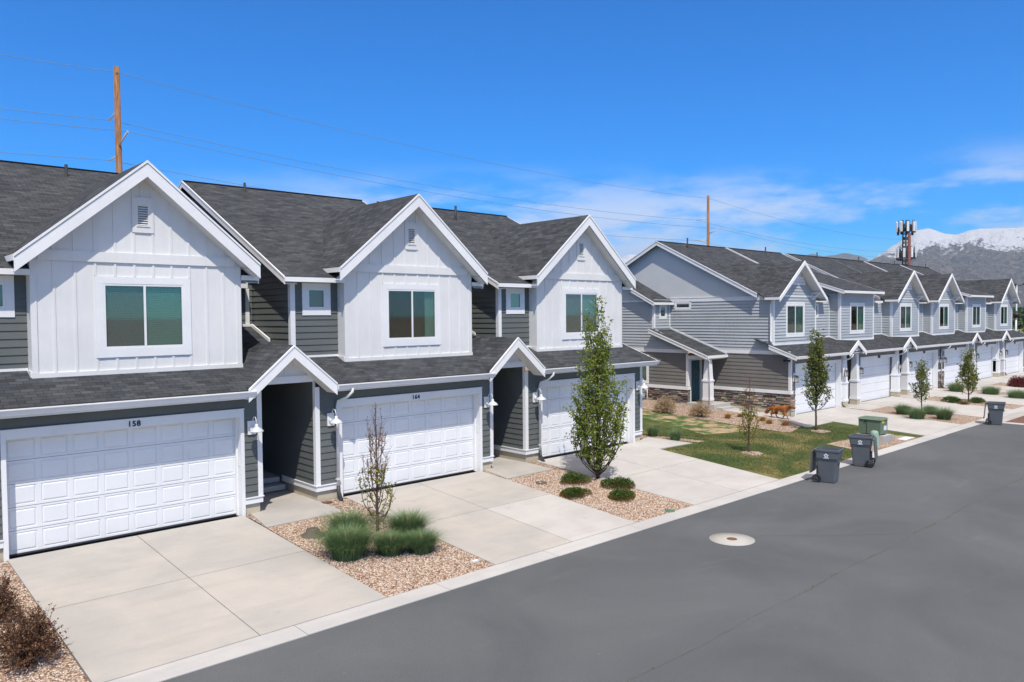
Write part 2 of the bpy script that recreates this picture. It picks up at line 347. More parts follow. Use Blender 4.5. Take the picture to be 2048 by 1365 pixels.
def attach(o, parent):
    o.parent = parent
    L = Vector((0, 0, 0)); p = parent
    while p is not None: L += p.location; p = p.parent
    root = parent
    o.matrix_parent_inverse = Matrix.Translation(-rootloc(parent)) if parent.type == 'EMPTY' else Matrix.Identity(4)
def rootloc(p): return Vector(p.location)
def empty(name, loc, label, cat, group=None):
    o = bpy.data.objects.new(name, None); C.objects.link(o); o.location = loc; o.empty_display_size = .3
    o['label'] = label; o['category'] = cat
    if group: o['group'] = group
    return o
def tag(o, label, cat, group=None, kind=None):
    if kind: o['kind'] = kind
    if label: o['label'] = label
    if cat: o['category'] = cat
    if group: o['group'] = group
    return o
def struct(o): o['kind'] = 'structure'; return o
def sm(a, b, x):
    t = min(max((x-a)/(b-a), 0), 1); return t*t*(3-2*t)
def gz(x, y):
    k = sm(23, 30, x); a = .058*(1-k)+.030*k
    z = a*(min(max(y, 12.1), 18.4)-12.1)
    return z+.06*(min(max(y, 18.4), 25)-18.4)*sm(23, 28, x)*(1-sm(36, 37, x))

# convex polygon clip in (u,z)
def clip(poly, ax, val, keep_ge):
    r = []
    for i in range(len(poly)):
        a, b = poly[i], poly[(i+1) % len(poly)]; da = a[ax]-val; db = b[ax]-val
        if not keep_ge: da, db = -da, -db
        if da >= -1e-9: r.append(a)
        if (da > 1e-9 and db < -1e-9) or (da < -1e-9 and db > 1e-9):
            t = da/(da-db); r.append((a[0]+(b[0]-a[0])*t, a[1]+(b[1]-a[1])*t))
    return r
def wall(mb, org, ud, nrm, poly, holes=(), lap=None, lip=.02, z0=None):
    """vertical wall: point = org + ud*u, z; nrm = outward normal; lap = exposure or None"""
    org = Vector((org[0], org[1], 0)); ud = Vector((ud[0], ud[1], 0)); n = Vector((nrm[0], nrm[1], 0))
    zs = [p[1] for p in poly]; a, b = min(zs), max(zs); base = a if z0 is None else z0
    cuts = {a, b}
    for h in holes:
        for z in (h[2], h[3]):
            if a < z < b: cuts.add(z)
    if lap:
        k = math.floor((a-base)/lap)
        while base+k*lap < b:
            z = base+k*lap
            if z > a: cuts.add(z)
            k += 1
    cuts = sorted(cuts); flip = (ud.cross(n)).z > 0
    for i in range(len(cuts)-1):
        z1, z2 = cuts[i], cuts[i+1]
        if z2-z1 < 1e-4: continue
        pb = clip(clip(poly, 1, z1, True), 1, z2, False)
        if len(pb) < 3: continue
        segs = [pb]; zm = (z1+z2)/2
        for h in holes:
            if h[2] < zm < h[3]:
                ns = []
                for q in segs:
                    l = clip(q, 0, h[0], False); r = clip(q, 0, h[1], True)
                    if len(l) > 2: ns.append(l)
                    if len(r) > 2: ns.append(r)
                segs = ns
        def off(z):
            if not lap: return 0
            kk = math.floor((zm-base)/lap); return lip*(1-(z-(base+kk*lap))/lap)+.003
        for q in segs:
            pts = [org+ud*u+n*off(z)+Vector((0, 0, z)) for u, z in q]
            mb.face(pts[::-1] if flip else pts)
            if lap and abs(((z1-base)/lap)-round((z1-base)/lap)) < 1e-3:
                us = [u for u, z in q if abs(z-z1) < 1e-6]
                if len(us) >= 2:
                    p0 = org+ud*min(us)+Vector((0, 0, z1)); p1 = org+ud*max(us)+Vector((0, 0, z1)); o1 = n*off(z1)
                    mb.face([p0, p1, p1+o1, p0+o1])
def roofpoly(mb, pts, thick=.03, smat=None):
    pts = [Vector(p) for p in pts]; n = (pts[1]-pts[0]).cross(pts[2]-pts[0]).normalized()
    if n.z < 0: pts = pts[::-1]; n = -n
    h = Vector((0, 0, 1)).cross(n); h = h.normalized() if h.length > 1e-5 else Vector((1, 0, 0)); sdir = n.cross(h)
    uv = [(p.dot(h), p.dot(sdir)) for p in pts]
    mb.face(pts, uv); d = Vector((0, 0, -thick)); L = [p+d for p in pts]; mb.face(L[::-1], uv[::-1])
    for i in range(len(pts)):
        j = (i+1) % len(pts); mb.face([pts[i], L[i], L[j], pts[j]], [(0, 0), (0, .03), (.3, .03), (.3, 0)])
def board(mb, p, q, h, t, n, drop=0):
    """board hanging h below line p-q, thickness t along n"""
    p = Vector(p)-Vector((0, 0, drop)); q = Vector(q)-Vector((0, 0, drop)); n = Vector(n); hv = Vector((0, 0, -h))
    mb.hexa([p+hv, q+hv, q+hv+n*t, p+hv+n*t], [p, q, q+n*t, p+n*t])
# ------------------------------------------------------------------ ground, road, drives
def sheet(name, quad, mat, dz, n=(8, 8), flat=None, skirt=0, stop=True, kind='structure'):
    mb = MB(); a, b, c, d = quad; nu, nv = n
    def P(i, j):
        u, v = i/nu, j/nv
        x = (a[0]*(1-u)+b[0]*u)*(1-v)+(d[0]*(1-u)+c[0]*u)*v; y = (a[1]*(1-u)+b[1]*u)*(1-v)+(d[1]*(1-u)+c[1]*u)*v
        return (x, y, (gz(x, y) if flat is None else flat)+dz)
    for i in range(nu):
        for j in range(nv): mb.face([P(i, j), P(i+1, j), P(i+1, j+1), P(i, j+1)])
    if skirt:
        ring = [P(i, 0) for i in range(nu+1)]+[P(nu, j) for j in range(1, nv+1)]+[P(i, nv) for i in range(nu-1, -1, -1)]+[P(0, j) for j in range(nv-1, 0, -1)]
        for k in range(len(ring)):
            p, q = ring[k], ring[(k+1) % len(ring)]; mb.face([(p[0], p[1], p[2]-skirt), (q[0], q[1], q[2]-skirt), q, p])
    o = mb.build(name, mat); o['kind'] = kind; return o
# terrain to the horizon
mb = MB(); xs = [-9000, -2000, -400, -100]+list(range(-30, 90, 3))+[100, 130, 200, 400, 900, 2500, 9000, 26000]; ys = [-9000, -1500, -300, -60, -25]+[11.7+.8*i for i in range(24)]+[35, 50, 80, 200, 600, 2000, 9000, 26000]
for i in range(len(xs)-1):
    for j in range(len(ys)-1):
        q = [(xs[i], ys[j]), (xs[i+1], ys[j]), (xs[i+1], ys[j+1]), (xs[i], ys[j+1])]
        mb.face([(x, y, gz(x, y)-.06) for x, y in q])
struct(mb.build('ground', 'dry'))
struct(sheet('road', [(-60, -24), (41.6, -24), (41.6, 11.64), (-60, 11.64)], 'asphalt', 0, (2, 2), flat=0.0))
sheet('crossing_border', [(41.6, -24), (42.15, -24), (42.15, 11.3), (41.6, 11.3)], 'curb', 0.006, (1, 2), flat=0)
sheet('crossing_paving', [(42.15, -24), (49, -24), (49, 11.05), (42.15, 11.05)], 'brick', 0.002, (1, 2), flat=0)
sheet('crossing_apron', [(42.15, 11.05), (49, 11.05), (49, 11.64), (42.15, 11.64)], 'concrete', .002, (1, 1), flat=0)
sheet('far_road', [(49, -24), (140, -24), (140, 11.64), (49, 11.64)], 'asphalt', 0, (2, 2), flat=0)
# ribbon curb cut by joints every 3 m
mb = MB(); x = -42.0; rr = random.Random(3)
while x < 130:
    z0 = .018; e = rr.uniform(-.012, .012)
    mb.hexa([(x+.006, 11.62+e, -.1), (x+2.994, 11.62+e, -.1), (x+2.994, 12.11, -.1), (x+.006, 12.11, -.1)], [(x+.006, 11.62+e, z0-.004), (x+2.994, 11.62+e, z0-.004), (x+2.994, 12.11, z0+.004), (x+.006, 12.11, z0+.004)]); x += 3
struct(mb.build('curb', 'curb'))
# crack with weeds in the road
mb = MB(); rr = random.Random(5); x = -10
while x < 41:
    y = 6.92+.03*math.sin(x*1.7)+rr.uniform(-.012, .012); L = rr.uniform(.06, .3); wd = rr.uniform(.003, .011)
    mb.face([(x, y-wd, .004), (x+L, y-wd*.7, .004), (x+L, y+wd, .004), (x, y+wd*.6, .004)]); x += L*rr.uniform(.9, 1.5)
x0, y0, x1, y1 = 16.3, 9.6, 19.2, 7.0
for i in range(60):
    t = i/60; x = x0+(x1-x0)*t; y = y0+(y1-y0)*t+.05*math.sin(t*9); mb.face([(x, y-.006, .004), (x+.05, y-.05, .004), (x+.05, y-.04, .004), (x, y+.006, .004)])
struct(mb.build('road_crack', 'valve'))
mb = MB()
for i in range(900):
    x = 5+26*rr.random()**1.1; y = 6.92+.03*math.sin(x*1.7)+rr.gauss(0, .02)
    if math.sin(x*2.3)+math.sin(x*.9+1) < .1: continue
    h = rr.uniform(.01, .035); a = rr.random()*6.28; mb.face([(x, y, .002), (x+.012*math.cos(a), y+.012*math.sin(a), .002), (x+.03*math.cos(a+.4), y+.03*math.sin(a+.4), h)])
tag(mb.build('crack_weeds', 'grass'), 'small green weeds growing along the crack in the road', 'weeds', kind='stuff')
# slab drives: (near-left, near-right, far-right, far-left)
CON = 'concrete'
def slab(name, q, mat=CON, dz=.03, n=(6, 6)): return sheet(name, q, mat, dz, n, skirt=.14)
def jslab(q, mats=('concrete', 'concrete', 'concrete2', 'concrete')):
    a, b, c, d = [Vector(p) for p in q]
    def L(u, v): return (a*(1-u)+b*u)*(1-v)+(d*(1-u)+c*u)*v
    g = .004; k = 0
    for u0, u1 in ((0, .5), (.5, 1)):
        for v0, v1 in ((0, .5), (.5, 1)):
            e = .0016
            slab('driveway', [tuple(L(u0+e*(u0 > 0), v0+e*(v0 > 0))), tuple(L(u1-e*(u1 < 1), v0+e*(v0 > 0))), tuple(L(u1-e*(u1 < 1), v1-e*(v1 < 1))), tuple(L(u0+e*(u0 > 0), v1-e*(v1 < 1)))], mats[k]); k += 1
jslab([(2.9, 12.12), (7.88, 12.12), (7.84, 18.44), (2.88, 18.44)], ('concrete', 'concrete', 'concrete', 'concrete'))
jslab([(10.6, 12.12), (15.34, 12.12), (15.56, 18.44), (10.66, 18.44)], ('concrete', 'concrete', 'concrete2', 'concrete'))
jslab([(17.9, 12.12), (22.58, 12.12), (23.2, 18.44), (17.97, 18.44)], ('concrete2', 'concrete2', 'concrete2', 'concrete2'))
jslab([(-4.8, 12.12), (.2, 12.12), (.2, 18.44), (-4.8, 18.44)])
slab('apron', [(22.95, 17.15), (25.2, 17.15), (24.7, 18.9), (23.2, 18.44)], 'concrete2', .032, (3, 3))
for x0, x1 in ((7.88, 9.96), (15.58, 17.6), (.2, 2.3)):
    slab('walkway', [(x0+.01, 17.25), (x1, 17.28), (x1-.09, 20.3), (x0+.4, 20.3)], 'concrete', .034, (3, 4))
    slab('step', [(x0+.45, 20.25), (x1-.12, 20.25), (x1-.12, 22.2), (x0+.45, 22.2)], 'curb', .21, (1, 1))
    slab('step', [(x0+.45, 20.6), (x1-.12, 20.6), (x1-.12, 22.2), (x0+.45, 22.2)], 'curb', .38, (1, 1))
BD = [(36.0, 40.95), (43.5, 48.3), (50.5, 55.35), (56.7, 60.9), (63.4, 67.9), (70.4, 75.2)]
DRB = [(35.0, 39.6, 36.0, 40.9), (43.0, 47.6, 43.5, 48.2), (50.0, 54.6, 50.5, 55.3), (56.4, 60.6, 56.6, 60.9), (63.2, 67.6, 63.4, 67.9), (70.2, 74.8, 70.4, 75.2)]
for a, b, c, d in DRB:
    m = (a+b)/2; m2 = (c+d)/2
    slab('driveway', [(a, 12.12), (m-.006, 12.12), (m2-.006, 18.6), (c, 18.6)], 'concrete2', .03, (3, 6)); slab('driveway', [(m+.006, 12.12), (b, 12.12), (d, 18.6), (m2+.006, 18.6)], 'concrete2', .03, (3, 6))
for x0, x1 in ((40.9, 43.3), (48.2, 50.3), (60.9, 63.2), (67.9, 70.2)):
    slab('walkway', [(x0+.02, 16.9), (x1, 16.9), (x1+.1, 20), (x0+.1, 20)], 'concrete2', .034, (2, 3))
# gravel beds
for q in ([(7.89, 12.12), (10.6, 12.12), (10.66, 18.46), (7.9, 18.46)], [(15.35, 12.12), (17.9, 12.12), (17.97, 18.46), (15.6, 18.46)], [(.2, 12.12), (2.88, 12.12), (2.88, 18.46), (.2, 18.46)],
          [(39.6, 12.12), (43.0, 12.12), (43.5, 18.46), (40.9, 18.46)], [(47.6, 12.12), (50.0, 12.12), (50.5, 18.46), (48.2, 18.46)], [(54.6, 12.12), (56.4, 12.12), (56.6, 18.46), (55.3, 18.46)],
          [(60.6, 12.12), (63.2, 12.12), (63.4, 18.46), (60.9, 18.46)], [(67.6, 12.12), (70.2, 12.12), (70.4, 18.46), (67.9, 18.46)]):
    sheet('gravel_bed', q, 'gravel', .012, (6, 10))
# side yard: lawn, gravel strip, walk
sheet('lawn', [(22.6, 12.12), (35.0, 12.12), (36.0, 18.4), (23.1, 17.1)], 'lawn', .006, (16, 10))
sheet('lawn', [(24.6, 17.1), (36.0, 18.4), (36.0, 40), (24.0, 40)], 'lawn', .003, (16, 30))
sheet('gravel_bed', [(25.6, 17.14), (26.15, 17.14), (24.7, 20.2), (23.7, 19.6)], 'gravel', .022, (3, 6))
sheet('gravel_bed', [(31.1, 16.2), (35.5, 17.3), (35.5, 22.2), (30.9, 22.2)], 'gravel', .02, (6, 10))
sheet('gravel_bed', [(30.9, 22.2), (35.4, 22.2), (34.2, 34), (31.5, 34)], 'gravel', .02, (6, 12))
sheet('bare_soil', [(27.6, 18.2), (30.9, 17.4), (30.9, 25), (29.4, 25)], 'bare', .014, (6, 10)) if 'bare' in MAT else None
slab('side_walk', [(34.0, 16.7), (35.4, 17.4), (35.4, 21.5), (34.2, 21.5)], 'concrete2', .035, (2, 5))
slab('side_walk', [(33.0, 16.4), (35.6, 16.4), (36.0, 18.45), (34.1, 18.0)], 'concrete2', .032, (3, 3))
sheet('gravel_bed', [(29.3, 12.14), (34.2, 12.14), (34.0, 13.6), (29.8, 14.0)], 'gravel', .02, (6, 4))
# loose stones
def stones(name, regions, count, seed):
    r = random.Random(seed); mb = MB()
    for i in range(count):
        q = r.choice(regions); u, v = r.random(), r.random(); x = (q[0][0]*(1-u)+q[1][0]*u)*(1-v)+(q[3][0]*(1-u)+q[2][0]*u)*v; y = q[0][1]*(1-v)+q[2][1]*v
        s = r.uniform(.010, .024); z = gz(x, y)+.014; a = r.random()*3
        P = [(x+s*math.cos(a+k*2.09)*r.uniform(.7, 1.2), y+s*math.sin(a+k*2.09)*r.uniform(.7, 1.2), z) for k in range(3)]; T = (x, y, z+s*.9)
        mb.c = r.choice([(.25, .14, .09), (.5, .34, .24), (.62, .5, .4), (.72, .64, .56), (.4, .26, .18), (.66, .55, .46)])
        for k in range(3): mb.face([P[k], P[(k+1) % 3], T])
    return mb.build(name, 'stone')
tag(stones('loose_gravel', [[(7.9, 12.15), (10.58, 12.15), (10.6, 17.2), (7.9, 17.2)], [(15.4, 12.15), (17.88, 12.15), (17.95, 17.2), (15.6, 17.2)], [(.3, 12.15), (2.86, 12.15), (2.86, 18), (.3, 18)]], 26000, 11), 'loose pink and tan stones covering the planting beds', 'gravel', kind='stuff')
# ------------------------------------------------------------------ shared house parts
def window(parent, x0, x1, z0, z1, y, trim=.17, top=None, sashes=2, back='blind', proud=.035, nrm=(0, -1), gl=('glass_dark', 'glass'), sill=.0, bottom=None):
    """window on a wall plane; nrm (0,-1): wall at Y=y facing street, u = X; nrm (-1,0): wall at X=y, u = Y"""
    top = trim if top is None else top; bottom = trim if bottom is None else bottom
    def B(mb, u0, u1, za, zb, d0, d1):
        if nrm == (0, -1): mb.box((u0, y-d1, za), (u1, y-d0, zb))
        else: mb.box((y-d1, u0, za), (y-d0, u1, zb))
    t = MB(); B(t, x0-trim, x0, z0-bottom, z1+top, -.02, proud); B(t, x1, x1+trim, z0-bottom, z1+top, -.02, proud)
    B(t, x0+.0005, x1-.0005, z1, z1+top-.002, -.02, proud-.002); B(t, x0+.0005, x1-.0005, z0-bottom+.002, z0, -.02, proud-.002)
    if sill: B(t, x0-trim-.03, x1+trim+.03, z0-bottom-.03, z0-bottom, -.02, proud+.02)
    w = t.build('window', 'white', parent, .004)
    f = MB(); e = .045; B(f, x0+.001, x0+e, z0+.001, z1-.001, -.01, .028); B(f, x1-e, x1-.001, z0+.001, z1-.001, -.01, .028); B(f, x0+e, x1-e, z1-e, z1-.001, -.01, .026); B(f, x0+e, x1-e, z0+.001, z0+e, -.01, .026)
    xm = (x0+x1)/2
    if sashes == 2: B(f, xm-.025, xm+.025, z0+e, z1-e, -.012, .027)
    f.build('frame', 'white', w)
    sp = [(x0+e, xm-.025), (xm+.025, x1-e)] if sashes == 2 else [(x0+e, x1-e)]
    for k, (a, b) in enumerate(sp):
        g = MB(); B(g, a, b, z0+e, z1-e, .004, .008); g.build('pane', gl[k % len(gl)] if sashes == 2 else gl[-1], w)
    if back:
        g = MB(); D = .30
        for za in ((back,) if isinstance(back, str) else back):
            pass
        bm = back if isinstance(back, str) else back[0]
        if bm == 'blind': B(g, x0+.02, x1-.02, z0+.02, z1-.02, -.07, -.055); g.build('blind', 'blind', w)
        else:
            a0, a1 = back[1]; N = 10
            for i in range(N):
                u = a0+(a1-a0)*i/N; v = a0+(a1-a0)*(i+1)/N; o1 = -.06-.05*(i % 2); o2 = -.06-.05*((i+1) % 2)
                P = [(u, o1), (v, o2)]
                if nrm == (0, -1): g.face([(u, y-o1, z0), (v, y-o2, z0), (v, y-o2, z1), (u, y-o1, z1)])
                else: g.face([(y-o1, u, z0), (y-o2, v, z0), (y-o2, v, z1), (y-o1, u, z1)])
            g.build('curtain', 'curtain', w)
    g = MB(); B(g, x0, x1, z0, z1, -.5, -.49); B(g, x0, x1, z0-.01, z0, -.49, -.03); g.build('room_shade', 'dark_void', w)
    return w
def barn_lamp(parent, x, y, z):
    p = MB(); p.box((x-.10, y-.045, z-.17), (x+.10, y, z+.17)); w = p.build('wall_lamp', 'white', parent, .004)
    a = MB(); a.lathe([(0, 0), (.07, 0), (.07, .03), (.05, .05), (0, .055)], (x, y-.046, z-.03), 'y', 14); a.build('canopy', 'metal', w)
    g = MB(); g.tube([(x, y-.09, z-.03), (x, y-.10, z+.10), (x, y-.12, z+.22), (x, y-.18, z+.29), (x, y-.26, z+.28), (x, y-.31, z+.20), (x, y-.32, z+.10)], .012, 8); g.build('gooseneck', 'metal', w)
    s = MB(); s.lathe([(.0, .10), (.035, .10), (.04, .04), (.06, .015), (.12, -.02), (.165, -.075), (.17, -.09), (.16, -.088), (.11, -.03), (.04, .0), (0, 0)], (x, y-.32, z+.02), 'z', 20); s.build('lamp_shade', 'metal', w)
    b = MB(); b.lathe([(0, -.10), (.03, -.09), (.035, -.05), (.02, -.0), (0, 0)], (x, y-.32, z+.0), 'z', 10); b.build('bulb', 'frosted', w)
    return w
def lantern(parent, x, y, z, nx=0):
    p = MB(); p.box((x-.09, y-.03, z-.2), (x+.09, y, z+.22)); w = p.build('wall_lamp', 'white', parent, .003)
    m = MB(); yy = y-.16; m.tube([(x, y-.03, z+.05), (x, y-.08, z+.12), (x, yy, z+.13), (x, yy, z+.08)], .014, 6); m.hexa([(x-.085, yy-.085, z+.04), (x+.085, yy-.085, z+.04), (x+.085, yy+.085, z+.04), (x-.085, yy+.085, z+.04)], [(x-.04, yy-.04, z+.09), (x+.04, yy-.04, z+.09), (x+.04, yy+.04, z+.09), (x-.04, yy+.04, z+.09)])
    for i in (-1, 1):
        for j in (-1, 1): m.box((x+i*.065-.008, yy+j*.065-.008, z-.22), (x+i*.065+.008, yy+j*.065+.008, z+.04))
    m.box((x-.075, yy-.075, z-.235), (x+.075, yy+.075, z-.215)); m.build('lantern_frame', 'black', w)
    g = MB(); g.box((x-.05, yy-.05, z-.21), (x+.05, yy+.05, z+.035)); g.build('lantern_glass', 'frosted', w); return w
def downspout(parent, x, ytop, ywall, ztop, zbot, boot=True):
    m = MB(); P = [(x+.22, ytop, ztop), (x+.22, ytop, ztop-.10), (x+.12, ytop+.14, ztop-.26), (x+.02, ywall-.10, ztop-.36), (x, ywall-.07, ztop-.50), (x, ywall-.07, zbot)]
    m.tube(P, .045, 4); w = m.build('downspout', 'white', parent)
    if boot:
        b = MB(); b.tube([(x, ywall-.07, zbot+.05), (x, ywall-.08, zbot-.12), (x-.03, ywall-.28, zbot-.32)], .055, 8); b.build('drain_boot', 'darkgrey', w)
    s = MB(); s.box((x-.06, ywall-.12, zbot+.22), (x+.06, ywall-.02, zbot+.25)); s.build('strap', 'metal', w)
    return w
def text_mesh(parent, txt, x, y, z, size, name='house_number'):
    cu = bpy.data.curves.new('t', 'FONT'); cu.body = txt; cu.size = size; cu.extrude = .006; cu.offset = size*.018; cu.align_x = 'CENTER'; cu.space_character = 1.12
    o = bpy.data.objects.new('t', cu); C.objects.link(o); dg = bpy.context.evaluated_depsgraph_get(); me = bpy.data.meshes.new_from_object(o.evaluated_get(dg)); bpy.data.objects.remove(o)
    me.transform(Matrix.Translation((x, y, z)) @ Matrix.Rotation(math.pi/2, 4, 'X')); me.materials.clear(); me.materials.append(MAT['numbers']); q = bpy.data.objects.new(name, me); C.objects.link(q)
    if parent: attach(q, parent)
    return q
def garage_door(parent, x0, x1, z0, z1, y, panels=True):
    m = MB(); m.box((x0, y+.014, z0), (x1, y+.06, z1)); rows, cols = 5, 8; H = (z1-z0)/rows; Wd = (x1-x0)/cols
    if panels:
        for r in range(rows+1): m.box((x0, y, max(z0, z0+r*H-.05)), (x1, y+.0135, min(z1, z0+r*H+.05)))
        for c in range(cols+1):
            for r in range(rows): m.box((max(x0, x0+c*Wd-.05), y+.0003, z0+r*H+.0505), (min(x1, x0+c*Wd+.05), y+.0135, z0+(r+1)*H-.0505))
        for r in range(rows):
            for c in range(cols):
                a = x0+c*Wd+.062; b = x0+(c+1)*Wd-.062; lo = z0+r*H+.062; hi = z0+(r+1)*H-.062
                m.hexa([(a, y+.0135, lo), (b, y+.0135, lo), (b, y+.0135, hi), (a, y+.0135, hi)], [(a+.03, y-.001, lo+.03), (b-.03, y-.001, lo+.03), (b-.03, y-.001, hi-.03), (a+.03, y-.001, hi-.03)])
    else: m.box((x0, y, z0), (x1, y+.0135, z1))
    d = m.build('garage_door', 'door', parent)
    j = MB()
    for r in range(1, rows): j.box((x0, y-.0015, z0+r*H-.004), (x1, y+.001, z0+r*H+.004))
    j.build('section_joint', 'darkgrey', d)
    s = MB(); s.box((x0, y-.006, z0-.03), (x1, y+.03, z0+.008)); s.build('weather_seal', 'darkgrey', d)
    return d
# ------------------------------------------------------------------ row A: white gabled townhouses
YF, YW, YB, YE = 18.47, 19.78, 19.4, 18.02     # garage wall, window wall, bay front, eave
ZE, SL = 3.53, .36                               # lower roof eave height, slope
def lowz(y): return ZE+SL*(y-YE)
EM, ZM, SM_, YR = 19.36, 6.40, .477, 26.8        # main roof eave, height, slope, ridge Y
def mainz(y): return ZM+SM_*(y-EM)
LAP = .178
def house_a(n, xc, num, label, xl=None, entry=True, last=False):
    root = empty('townhouse', (xc, YF, .37), label, 'townhouse', 'white gabled townhouses in the near row')
    xl = xc-3.79; xr = xc+2.39; xw = xc+2.45; ox0, ox1 = xc-3.03, xc+1.87; zo = 2.85; zs = .37
    # charcoal siding walls
    m = MB()
    wall(m, (0, YF), (1, 0), (0, -1), [(xl, .78), (xr, .78), (xr, 3.46), (xl, 3.46)], [(ox0, ox1, .7, zo)], LAP, z0=.78)
    wall(m, (xl, 0), (0, 1), (-1, 0), [(YF, .78), (22.2, .78), (22.2, 3.62), (YF, 3.62)], (), LAP, z0=.78)
    wall(m, (xr, 0), (0, 1), (1, 0), [(YF, .78), (22.2, .78), (22.2, 3.62), (YF, 3.62)], (), LAP, z0=.78)
    zw = 4.12
    wall(m, (0, YW), (1, 0), (0, -1), [(xl, zw), (xc-2.35, zw), (xc-2.35, 6.3), (xl, 6.3)], [(xl+.50, xl+1.04, 5.54, 6.10)], LAP, z0=.78)
    for X, nx in ((xl, -1), (xw, 1)):
        wall(m, (X, 0), (0, 1), (nx, 0), [(YW, 3.4), (33.8, 3.4), (33.8, 6.25), (YR, 9.7), (YW, 6.3)], (), LAP, z0=.78)
    wall(m, (0, 33.8), (1, 0), (0, 1), [(xl, .4), (xw, .4), (xw, 6.3), (xl, 6.3)], (), LAP, z0=.78)
    if entry: wall(m, (0, 22.2), (1, 0), (0, -1), [(xw, 4.9), (xl+7.68, 4.9), (xl+7.68, 6.3), (xw, 6.3)], [(xw+.35, xw+.8, 5.45, 6.05)], LAP, z0=.78)
    wo = m.build('siding', 'dark_siding', root)
    # foundation
    m = MB(); m.box((xl+.03, YF+.03, .1), (ox0-.01, YF+.3, .66)); m.box((ox1+.06, YF+.03, .1), (xr-.03, YF+.3, .66)); m.box((xl+.03, YF+.31, .1), (xl+.3, 22.2, .66)); m.box((xr-.3, YF+.31, .1), (xr-.03, 22.2, .66))
    m.build('foundation', 'foundation', root)
    # trim
    m = MB(); t = .032
    m.box((xl-.02, YF-.03, .65), (ox0-.092, YF+.01, .79)); m.box((ox1+.092, YF-.03, .65), (xr+.03, YF+.01, .79)); m.box((xl-.032, YF-.029, .652), (xl+.01, 20.45, .79)); m.box((xr, YF-.028, .652), (xr+.028, 20.3, .788))
    m.box((xl-.05, YF-.055, .79), (ox0-.092, YF, .815)); m.box((ox1+.092, YF-.055, .79), (xr+.05, YF, .815)); m.box((xl-.052, YF-.053, .791), (xl, 20.45, .814))
    m.build('base_trim', 'white', root)
    m = MB()
    m.box((xl-t, YF-t, .816), (xl+.10, YF+.01, 3.44)); m.box((xl-t+.001, YF+.0105, .816), (xl+.004, YF+.10, 3.6))
    m.box((xr-.09, YF-t, .816), (xr+t, YF+.01, 3.44)); m.box((xr-.004, YF+.0105, .816), (xr+t-.001, YF+.10, 3.6))
    m.box((xl-t, YW-t, 3.9), (xl+.11, YW+.01, 6.29)); m.box((xl-t+.001, YW+.0105, 3.9), (xl+.004, YW+.11, 6.29))
    m.box((xl+.06, YW-.03, lowz(YW)), (xc-2.36, YW-.002, lowz(YW)+.06))
    m.build('corner_trim', 'white', root)
    # garage opening trim and door
    m = MB(); yt = YF-.035
    m.box((ox0-.09, yt, .34), (ox0, YF+.26, zo)); m.box((ox1, yt, .34), (ox1+.09, YF+.26, zo)); m.box((ox0-.09, yt, zo+.0005), (ox1+.09, YF+.26, zo+.185)); m.box((ox0-.10, yt-.02, zo+.186), (ox1+.10, YF, zo+.205))
    m.box((ox0+.0005, YF+.18, zs), (ox0+.035, YF+.258, zo-.001)); m.box((ox1-.035, YF+.18, zs), (ox1-.0005, YF+.258, zo-.001)); m.box((ox0+.036, YF+.18, zo-.035), (ox1-.036, YF+.258, zo-.001))
    fr = m.build('garage_trim', 'white', root, .004)
    garage_door(root, ox0+.001, ox1-.001, .40, zo-.001, YF+.27)
    k = MB(); k.box((ox1-.012, YF+.05, 1.62), (ox1-.0005, YF+.12, 1.80)); k.build('keypad', 'frosted', root)
    text_mesh(root, num, (ox0+ox1)/2+(0.0), yt-.002-.006, zo+.03, .17)
    sM = MB(); sM.box((xc-.73, YF-.06, 3.30), (xc-.66, YF-.005, 3.39)); sM.build('sensor', 'white', root)
    # bay, board and batten
    bl, br = xc-2.35, xc+2.35; zb = lowz(YB); zpk = 8.98; s = .85; YG = 19.0; hw = 2.68
    def rake(x): return zpk-s*abs(x-xc)
    wt = .36; wx0, wx1, wz0, wz1 = xc-.90, xc+.90, 4.61, 6.11
    m = MB(); wall(m, (0, YB), (1, 0), (0, -1), [(bl, zb), (br, zb), (br, rake(br)-.2), (xc, zpk-.2), (bl, rake(bl)-.2)], [(wx0, wx1, wz0, wz1), (xc-.11, xc+.11, 7.50, 7.95)], None)
    wall(m, (bl, 0), (0, 1), (-1, 0), [(YB, zb), (YW+.1, zb+.1), (YW+.1, 6.75), (YB, 6.75)], (), None)
    wall(m, (br, 0), (0, 1), (1, 0), [(YB, zb), (YW+.1, zb+.1), (YW+.1, 6.75), (YB, 6.75)], (), None)
    bay = m.build('board_siding', 'white_siding', root)
    m = MB(); N = 11
    zband0, zband1 = 6.60, 6.83
    for i in range(N+1):
        x = bl+.035+(br-bl-.07)*i/N; w_ = .025 if 0 < i < N else .06
        x = min(max(x, bl+w_), br-w_)
        if i in (0, N):
            m.box((x-w_, YB-.025, zb+.09), (x+w_, YB, zband0-.001)); continue
        inwin = wx0-.17 < x < wx1+.17
        if inwin: m.box((x-w_, YB-.019, wz1+.18), (x+w_, YB, zband0-.001)); m.box((x-w_, YB-.019, zb+.09), (x+w_, YB, wz0-.22))
        else: m.box((x-w_, YB-.019, zb+.09), (x+w_, YB, zband0-.001))
        top = rake(x)-.3
        if top > zband1+.05:
            if abs(x-xc) < .24: m.box((x-w_, YB-.019, zband1), (x+w_, YB, 7.32)); m.box((x-w_, YB-.019, 8.16), (x+w_, YB, top))
            else: m.box((x-w_, YB-.019, zband1), (x+w_, YB, top))
    if True:
        m.box((xc-.205+.18-.025, YB-.019, 8.17), (xc+.0, YB, rake(xc)-.32))
    m.build('batten', 'white_siding', bay)
    m = MB(); hb = (zpk-.3-zband1)/s
